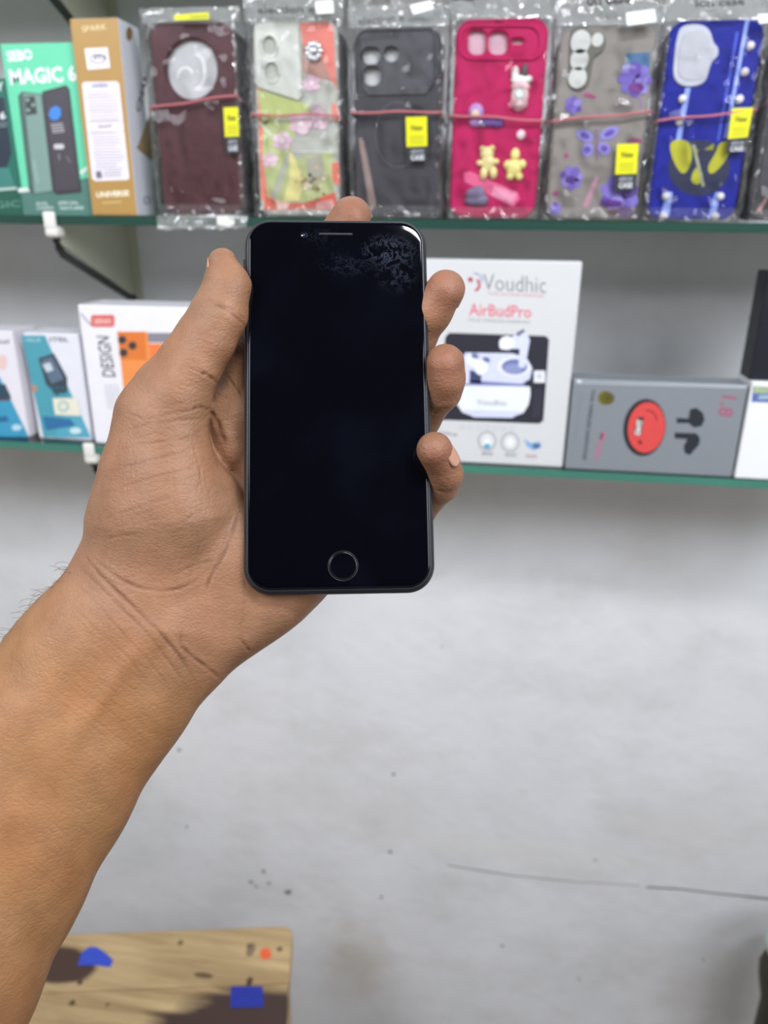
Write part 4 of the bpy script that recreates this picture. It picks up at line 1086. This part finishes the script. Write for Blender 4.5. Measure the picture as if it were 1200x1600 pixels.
# fingers
chain([(384, 640, 66, 54), (393, 572, 78, 50), (468, 470, 94, 41), (515, 395, 84, 36), (549, 337, 70, 31)], 14)
chain([(470, 690, 80, 50), (585, 625, 92, 38), (645, 528, 62, 34), (672, 487, 42, 32), (697, 451, 26, 30)], 14)
chain([(520, 740, 84, 48), (625, 690, 92, 34), (655, 655, 74, 31), (692, 612, 24, 27), (697, 592, 8, 28), (696, 567, -2, 30)], 12)
chain([(520, 800, 80, 46), (600, 828, 84, 33), (650, 797, 66, 29), (690, 757, 10, 26), (697, 740, -12, 25), (679, 703, -44, 28.5)], 11)
FLD[0], FLD[-1], FLD[:, 0], FLD[:, -1], FLD[:, :, 0], FLD[:, :, -1] = 50, 50, 50, 50, 50, 50

def surface_nets(Fd):
    S = Fd < 0
    nx, ny, nz = Fd.shape
    cnt = np.zeros((nx-1, ny-1, nz-1), np.int8)
    for dx in (0, 1):
        for dy in (0, 1):
            for dz in (0, 1): cnt += S[dx:nx-1+dx, dy:ny-1+dy, dz:nz-1+dz]
    I = np.argwhere((cnt > 0) & (cnt < 8)); idx = np.full((nx-1, ny-1, nz-1), -1, np.int32); idx[I[:, 0], I[:, 1], I[:, 2]] = np.arange(len(I))
    acc = np.zeros((len(I), 3)); num = np.zeros(len(I))
    C = [(a, b, c) for a in (0, 1) for b in (0, 1) for c in (0, 1)]
    val = {c: Fd[I[:, 0]+c[0], I[:, 1]+c[1], I[:, 2]+c[2]] for c in C}
    for c in C:
        for ax in range(3):
            if c[ax] == 0:
                d = list(c); d[ax] = 1; d = tuple(d); a, b = val[c], val[d]; m = (a < 0) != (b < 0)
                t = np.where(m, a/(a-b+1e-12), 0); p_ = np.tile(np.array(c, float), (len(I), 1)); p_[:, ax] = t
                acc += np.where(m[:, None], p_, 0); num += m
    V = LO + STEP*(I+acc/num[:, None])
    Q = []
    for ax in range(3):
        o1, o2 = [a for a in range(3) if a != ax]
        sl0 = [slice(1, -1)]*3; sl1 = [slice(1, -1)]*3; sl0[ax] = slice(0, -1); sl1[ax] = slice(1, None)
        A, B = S[tuple(sl0)], S[tuple(sl1)]
        E = np.argwhere(A != B); fl = A[E[:, 0], E[:, 1], E[:, 2]]
        E = E.copy(); off = np.ones(3, int); off[ax] = 0; E += off
        def cell(s1, s2):
            c = E.copy(); c[:, o1] -= s1; c[:, o2] -= s2; return idx[c[:, 0], c[:, 1], c[:, 2]]
        q = np.stack([cell(0, 0), cell(1, 0), cell(1, 1), cell(0, 1)], 1)
        flip = fl if ax != 1 else ~fl
        q[~flip] = q[~flip][:, ::-1]
        Q.append(q)
    return V, np.concatenate(Q)
HV, HQ = surface_nets(FLD); del FLD
def relax(V, Q, it, lam=.5, mu=-.53):
    E = np.concatenate([Q[:, [0, 1]], Q[:, [1, 2]], Q[:, [2, 3]], Q[:, [3, 0]]]); E = np.concatenate([E, E[:, ::-1]])
    deg = np.bincount(E[:, 0], minlength=len(V))[:, None]
    for k in range(it):
        s = np.stack([np.bincount(E[:, 0], weights=V[E[:, 1], j], minlength=len(V)) for j in range(3)], 1)
        V = V+(lam if k % 2 == 0 else mu)*(s/deg-V)
    return V
HV = relax(HV, HQ, 12)
def mesh_from(V, Q):
    me = bpy.data.meshes.new('hand'); me.vertices.add(len(V)); me.vertices.foreach_set('co', V.astype(np.float32).ravel())
    me.loops.add(Q.size); me.loops.foreach_set('vertex_index', Q.astype(np.int32).ravel())
    me.polygons.add(len(Q)); me.polygons.foreach_set('loop_start', np.arange(0, Q.size, 4, dtype=np.int32))
    me.update(calc_edges=True); return me
def split_quads(V, Q):
    n = len(V); ed = np.sort(np.concatenate([Q[:, [i, (i+1) % 4]] for i in range(4)]), 1)
    key = ed[:, 0].astype(np.int64)*n+ed[:, 1]; uq, inv = np.unique(key, return_inverse=True); inv = inv.reshape(4, -1)
    mid = (V[uq//n]+V[uq % n])/2; cen = V[Q].mean(1); ne = len(uq); fc = n+ne+np.arange(len(Q))
    out = [np.stack([Q[:, i], n+inv[i], fc, n+inv[i-1]], 1) for i in range(4)]
    return np.concatenate([V, mid, cen]), np.concatenate(out)
HV, HQ = split_quads(HV, HQ)
HV = relax(HV, HQ, 8)
fn = np.cross(HV[HQ[:, 2]]-HV[HQ[:, 0]], HV[HQ[:, 3]]-HV[HQ[:, 1]])
nr = np.stack([sum(np.bincount(HQ[:, i], weights=fn[:, j], minlength=len(HV)) for i in range(4)) for j in range(3)], 1)
nr /= np.linalg.norm(nr, axis=1)[:, None]+1e-12
c0 = HV.mean(0)
if ((HV-c0)*nr).sum() < 0: nr = -nr; HQ = HQ[:, ::-1].copy()
co = HV; nv = len(co); hm = mesh_from(HV, HQ)
# creases of the skin, as furrows: (points, depth, width) in hand units
CR = [([(330, 474), (350, 483), (372, 497), (386, 513)], 2.2, 2.6), ([(346, 478), (364, 486), (384, 500)], 1.4, 2.2), ([(322, 468), (336, 470), (350, 476)], .8, 2),
      ([(312, 582), (328, 589), (341, 600)], 2.6, 2.6), ([(300, 640), (314, 637), (327, 641)], 2.4, 2.4), ([(225, 657), (262, 648), (300, 640)], 1.0, 2.2), ([(190, 640), (225, 657)], .6, 2),
      ([(326, 641), (338, 656), (347, 676), (353, 694)], 3.4, 3.0), ([(330, 648), (328, 675), (336, 700), (350, 712)], 1.6, 3), ([(352, 584), (366, 602), (379, 622)], 2.2, 2.0), ([(338, 616), (352, 621), (362, 626)], 1.2, 2),
      ([(186, 676), (230, 664), (290, 657), (320, 656)], 1.0, 2.2), ([(176, 706), (220, 696), (280, 686), (318, 682)], .9, 2.2), ([(172, 738), (215, 724), (262, 712), (316, 698)], 1.1, 2.2),
      ([(166, 770), (220, 752), (270, 738), (330, 728)], .9, 2.2), ([(163, 812), (182, 805), (230, 790), (290, 770)], .9, 2.2), ([(240, 822), (275, 818), (310, 800)], .7, 2),
      ([(205, 690), (212, 740), (208, 800)], .5, 2), ([(260, 670), (270, 730), (275, 790)], .5, 2), ([(300, 690), (312, 740), (316, 800)], .5, 2),
      ([(160, 843), (190, 838), (225, 832)], 1.1, 2.4), ([(376, 798), (362, 835), (348, 868), (330, 905), (322, 925)], 2.6, 2.6), ([(350, 860), (335, 893), (323, 922)], 1.4, 2.2), ([(364, 806), (350, 845), (338, 880)], .9, 2.0),
      ([(270, 900), (300, 885), (335, 876)], 1.0, 2.4), ([(134, 862), (168, 892), (205, 913), (240, 921), (275, 920), (305, 908), (334, 882)], 1.9, 2.6),
      ([(128, 868), (150, 893), (180, 920), (205, 945), (232, 972), (257, 997), (280, 1024), (298, 1052), (312, 1078)], 2.6, 2.8), ([(132, 866), (160, 904), (196, 936)], 1.4, 2.2),
      ([(281, 1008), (300, 1025), (322, 1043), (344, 1060)], 3.0, 2.6), ([(120, 884), (150, 912), (190, 952), (222, 984), (254, 1020), (276, 1050), (294, 1080)], 1.5, 2.4), ([(108, 900), (150, 944), (192, 988), (226, 1024), (256, 1062), (278, 1092)], .9, 2.2),
      ([(372, 996), (384, 1010), (391, 1020)], 2.0, 2.4), ([(285, 985), (283, 1005), (288, 1020)], 1.2, 2.4), ([(92, 925), (140, 972), (190, 1020), (235, 1072), (262, 1110)], .7, 2.2), ([(382, 905), (381, 945), (376, 985)], .7, 2.2),
      ([(672, 655), (684, 640), (704, 638)], 1.5, 2), ([(680, 764), (694, 768), (710, 766)], 1.6, 2)]
for k in range(26):                                      # fine parallel lines round the wrist and forearm
    s0 = 906+k*17+random.uniform(-4, 4); j = random.uniform(-8, 8)
    CR.append(([(96-k*8+t*22+random.uniform(-2, 2), s0+j+t*19.5+6*math.sin(t*.5)) for t in range(2, 10)], .25 if k > 8 else .5, 1.8))
for k in range(70):                                      # faint net of lines over the ball of the thumb
    u, v = random.uniform(165, 340), random.uniform(650, 860)
    if k % 2: L, an = random.uniform(24, 70), math.radians(random.uniform(-24, -4))
    else: L, an = random.uniform(24, 80), math.radians(random.uniform(70, 112))
    CR.append(([(u+math.cos(an)*L*t+random.uniform(-1.5, 1.5), v+math.sin(an)*L*t+random.uniform(-1.5, 1.5)) for t in (0, .33, .66, 1)], random.uniform(.25, .55), 1.6))
for k in range(34):                                      # short lines across the thumb joints
    t = random.random(); u, v = 335-75*t+random.uniform(-22, 22), 490+150*t; L = random.uniform(14, 34)
    CR.append(([(u-L*.5, v-L*.18+random.uniform(-2, 2)), (u, v), (u+L*.5, v+L*.22+random.uniform(-2, 2))], random.uniform(.2, .5), 1.6))
front = (nr[:, 2] < -.12) & (co[:, 2] < 75)
fi = np.where(front)[0]; uv = co[fi][:, :2]; disp = np.zeros(len(fi)); dark = np.zeros(len(fi))
for pts, dep, wid in CR:
    P_ = np.array(pts, float); P_[1:-1] += np.random.RandomState(abs(len(pts)*1000+int(pts[0][0]))).uniform(-1.6, 1.6, P_[1:-1].shape); lo = P_.min(0)-wid*5; hi = P_.max(0)+wid*5
    sel = np.where(((uv > lo) & (uv < hi)).all(1))[0]
    if not len(sel): continue
    q = uv[sel]; best = np.full(len(sel), 1e9); tt = np.zeros(len(sel))
    # smooth the polyline
    fine = []
    for i in range(len(P_)-1):
        p0, p1, p2, p3 = P_[max(i-1, 0)], P_[i], P_[i+1], P_[min(i+2, len(P_)-1)]
        for t in np.linspace(0, 1, 6, endpoint=(i == len(P_)-2)):
            fine.append(.5*((2*p1)+(-p0+p2)*t+(2*p0-5*p1+4*p2-p3)*t*t+(-p0+3*p1-3*p2+p3)*t**3))
    fine = np.array(fine); nn = len(fine)-1
    for i in range(nn):
        a, b = fine[i], fine[i+1]; d = b-a; t = np.clip(((q-a)@d)/(d@d+1e-9), 0, 1); r_ = np.linalg.norm(q-a-t[:, None]*d, axis=1)
        m = r_ < best; best[m] = r_[m]; tt[m] = (i+t[m])/nn
    fade = np.clip(np.minimum(tt, 1-tt)*5, .15, 1)
    fade = fade*(.72+.28*np.sin(tt*17+pts[0][0])); g = dep*fade*np.exp(-(best/wid)**2)
    disp[sel] += -g + .32*dep*fade*np.exp(-((best-2.4*wid)/(1.3*wid))**2)
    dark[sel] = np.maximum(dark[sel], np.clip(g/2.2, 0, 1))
def bump_at(u, v, ru, rv, amt, rot=0):
    c, s = math.cos(rot), math.sin(rot); x = uv[:, 0]-u; y = uv[:, 1]-v
    a, b = (x*c+y*s)/ru, (-x*s+y*c)/rv
    return amt*np.exp(-(a*a+b*b))
# tendons and soft hollows
disp *= .6
disp += bump_at(215, 1035, 90, 16, 5, -.95+math.pi/1.0) + bump_at(165, 1085, 120, 16, 3.5, -.98) - bump_at(195, 1065, 80, 12, 3, -.98)
disp += bump_at(345, 670, 14, 26, 4, -.3) + bump_at(252, 770, 60, 80, 4) - bump_at(300, 930, 50, 22, 3, -.5)
co[fi] += nr[fi]*disp[:, None]
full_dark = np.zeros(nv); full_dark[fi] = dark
# base colour of the skin: pinkish palm, golden forearm, ruddier fingertips
def smooth(a, b, x): t = np.clip((x-a)/(b-a), 0, 1); return t*t*(3-2*t)
along = (co[:, 0]-226)*(-.5)+(co[:, 1]-968)*.865
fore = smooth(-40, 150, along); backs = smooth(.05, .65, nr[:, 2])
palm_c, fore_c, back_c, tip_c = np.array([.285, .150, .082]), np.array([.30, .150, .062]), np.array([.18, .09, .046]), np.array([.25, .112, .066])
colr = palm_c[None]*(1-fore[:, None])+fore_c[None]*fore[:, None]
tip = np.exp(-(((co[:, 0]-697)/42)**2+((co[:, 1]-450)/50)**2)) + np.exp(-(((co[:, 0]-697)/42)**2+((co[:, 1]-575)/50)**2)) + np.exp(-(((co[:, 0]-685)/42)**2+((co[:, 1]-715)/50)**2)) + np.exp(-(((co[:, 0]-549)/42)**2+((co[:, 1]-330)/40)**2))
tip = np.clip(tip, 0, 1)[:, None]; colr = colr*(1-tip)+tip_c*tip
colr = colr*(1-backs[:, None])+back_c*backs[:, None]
rim = smooth(-160, -110, -np.abs(co[:, 0]-150))*0
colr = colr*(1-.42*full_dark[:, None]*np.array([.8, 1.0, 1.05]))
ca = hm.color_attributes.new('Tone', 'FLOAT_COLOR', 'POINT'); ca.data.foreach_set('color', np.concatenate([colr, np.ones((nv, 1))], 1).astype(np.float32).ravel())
dirs = ((co[:, 0:1]-600)/F)*RIGHT + ((800-co[:, 1:2])/F)*UP + FWD
wpos = CAM + dirs*(D0*(1+co[:, 2:3]/F))
HB = np.array(U(-395, 1880, -40))
hm.vertices.foreach_set('co', (wpos-HB).astype(np.float32).ravel()); hm.update()
hm.polygons.foreach_set('use_smooth', [True]*len(hm.polygons))
def skin_material():
    m = bpy.data.materials.new('skin'); m.use_nodes = True; nt = m.node_tree; N = nt.nodes; Lk = nt.links.new
    b = N['Principled BSDF']; b.inputs['Roughness'].default_value = .52; b.inputs['Specular IOR Level'].default_value = .36
    b.inputs['Subsurface Weight'].default_value = .12; b.inputs['Subsurface Radius'].default_value = (1, .38, .2); b.inputs['Subsurface Scale'].default_value = .003
    at = N.new('ShaderNodeAttribute'); at.attribute_name = 'Tone'; tc = N.new('ShaderNodeTexCoord')
    def nz(sc, det, vec=None):
        n = N.new('ShaderNodeTexNoise'); n.inputs['Scale'].default_value = sc; n.inputs['Detail'].default_value = det; Lk(vec or tc.outputs['Object'], n.inputs['Vector']); return n
    nb = nz(38, 3); rb_ = N.new('ShaderNodeValToRGB'); eb = rb_.color_ramp.elements; eb[0].position = .35; eb[0].color = (1.03, .96, .92, 1); eb[1].position = .65; eb[1].color = (.98, 1.01, 1.03, 1); Lk(nb.outputs[0], rb_.inputs[0])
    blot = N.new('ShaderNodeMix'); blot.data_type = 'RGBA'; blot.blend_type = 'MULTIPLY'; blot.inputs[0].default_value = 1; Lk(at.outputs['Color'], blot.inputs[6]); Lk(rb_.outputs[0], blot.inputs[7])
    n1 = nz(90, 5); r1 = N.new('ShaderNodeValToRGB'); e = r1.color_ramp.elements; e[0].position = .3; e[0].color = (.84, .80, .78, 1); e[1].position = .72; e[1].color = (1.1, 1.1, 1.12, 1); Lk(n1.outputs[0], r1.inputs[0])
    mx = N.new('ShaderNodeMix'); mx.data_type = 'RGBA'; mx.blend_type = 'MULTIPLY'; mx.inputs[0].default_value = 1; Lk(blot.outputs[2], mx.inputs[6]); Lk(r1.outputs[0], mx.inputs[7]); Lk(mx.outputs[2], b.inputs['Base Color'])
    def cells(sc, rot, stretch):
        mp = N.new('ShaderNodeMapping'); mp.inputs['Rotation'].default_value = rot; mp.inputs['Scale'].default_value = stretch; Lk(tc.outputs['Object'], mp.inputs[0])
        wv = nz(160, 2, tc.outputs['Object']); ad = N.new('ShaderNodeVectorMath'); ad.operation = 'MULTIPLY_ADD'; ad.inputs[1].default_value = (.0035,)*3
        Lk(wv.outputs['Color'], ad.inputs[0]); Lk(mp.outputs[0], ad.inputs[2])
        v = N.new('ShaderNodeTexVoronoi'); v.feature = 'DISTANCE_TO_EDGE'; v.inputs['Scale'].default_value = sc; Lk(ad.outputs[0], v.inputs['Vector'])
        r = N.new('ShaderNodeMapRange'); r.inputs['From Max'].default_value = .22; r.interpolation_type = 'SMOOTHSTEP'; Lk(v.outputs['Distance'], r.inputs['Value']); return r.outputs[0]
    c1 = cells(520, (0, math.radians(35), 0), (1, 1, 1.5)); c2 = cells(230, (0, math.radians(-20), 0), (.6, .6, 1.3))
    n3 = nz(420, 4)
    a1 = N.new('ShaderNodeMath'); a1.operation = 'MULTIPLY_ADD'; a1.inputs[1].default_value = .8; Lk(c2, a1.inputs[0]); Lk(c1, a1.inputs[2])
    a2 = N.new('ShaderNodeMath'); a2.operation = 'MULTIPLY_ADD'; a2.inputs[1].default_value = .8; Lk(n3.outputs[0], a2.inputs[0]); Lk(a1.outputs[0], a2.inputs[2])
    bp = N.new('ShaderNodeBump'); bp.inputs['Strength'].default_value = .24; bp.inputs['Distance'].default_value = .0003; Lk(a2.outputs[0], bp.inputs['Height']); Lk(bp.outputs[0], b.inputs['Normal'])
    return m
SKIN = skin_material(); hm.materials.clear(); hm.materials.append(SKIN)
hand = bpy.data.objects.new('person', hm); COL.objects.link(hand); hand.location = HB
tag(hand, 'person seen only as a bare left forearm and hand gripping the black phone', 'person')
# nails
NAIL = M('B98B76', .3, .05, 300)
def nail(c, axis, n, r, length, half_deg, name='fingernail', taper=.12):
    c, axis, n = Vector(c), Vector(axis).normalized(), Vector(n); n = (n-axis*n.dot(axis)).normalized(); b = axis.cross(n)
    bm = bmesh.new(); g = []; nu, nl = 10, 10
    for j in range(nl+1):
        t = j/nl; s = (t-.5)*length; wd = math.radians(half_deg)*math.sqrt(max(.05, 1-abs(2*t-1)**3.2)); rr = r*(1-taper*t**2)
        row = []
        for i in range(nu+1):
            a = -wd+2*wd*i/nu; q = c+axis*s+(n*math.cos(a)+b*math.sin(a))*rr; row.append(q)
        g.append(row)
    top = [[bm.verts.new(U(*q)-Vector(HB)) for q in row] for row in g]
    low = [[bm.verts.new(U(*(q-(q-c).normalized()*2.2))-Vector(HB)) for q in row] for row in g]
    for j in range(nl):
        for i in range(nu):
            bm.faces.new((top[j][i], top[j][i+1], top[j+1][i+1], top[j+1][i])); bm.faces.new((low[j][i], low[j+1][i], low[j+1][i+1], low[j][i+1]))
    for i in range(nu):
        bm.faces.new((top[0][i], low[0][i], low[0][i+1], top[0][i+1])); bm.faces.new((top[-1][i], top[-1][i+1], low[-1][i+1], low[-1][i]))
    for j in range(nl):
        bm.faces.new((top[j][0], top[j+1][0], low[j+1][0], low[j][0])); bm.faces.new((top[j][-1], low[j][-1], low[j+1][-1], top[j+1][-1]))
    bmesh.ops.recalc_face_normals(bm, faces=bm.faces)
    me = bpy.data.meshes.new(name); bm.to_mesh(me); bm.free(); me.materials.append(NAIL); me.polygons.foreach_set('use_smooth', [True]*len(me.polygons))
    o = bpy.data.objects.new(name, me); COL.objects.link(o); o.parent = hand
nail((686, 714, -34), (-18, -37, -32), (.86, -.35, -.42), 29.0, 36, 44)
nail((697, 572, 2), (-.05, -1, -.35), (1, 0, .42), 30.2, 38, 40)
nail((694, 458, 30), (.5, -.75, -.4), (.55, .3, .8), 31.2, 38, 42)
nail((545, 345, 72), (.47, -.87, -.2), (.1, .0, 1), 32.2, 38, 42)
nail((351, 424, 2), (-.1, -1, .05), (-1, .1, .30), 31.0, 50, 46, taper=.22)
# fine hairs along the outer forearm
bm = bmesh.new()
for k in range(110):
    t = random.random()**.8; u, v = 120-150*t, 880+156*t
    inw = random.uniform(0, 20); u += inw*.75; v += inw*.66
    a = math.radians(random.uniform(-28, 40)); L = random.uniform(20, 52); cu = math.radians(random.uniform(4, 20))
    pts = []; w0 = 40 if inw < 8 else 40-2.6*(inw-8)
    for i in range(7):
        pts.append(U(u, v, w0-(i*1.5 if inw >= 8 else 0))-Vector(HB)); u -= math.cos(a)*L/6*.8; v += math.sin(a)*L/6 - L/6*.30; a += cu
    add_tube(bm, pts, [.00006]*6+[.000015], 4)
me = bpy.data.meshes.new('arm_hair'); bm.to_mesh(me); bm.free(); me.materials.append(M('2E221C', .5)); o = bpy.data.objects.new('arm_hair', me); COL.objects.link(o); o.parent = hand
o['kind'] = 'stuff'; o['label'] = 'fine dark hairs on the forearm'
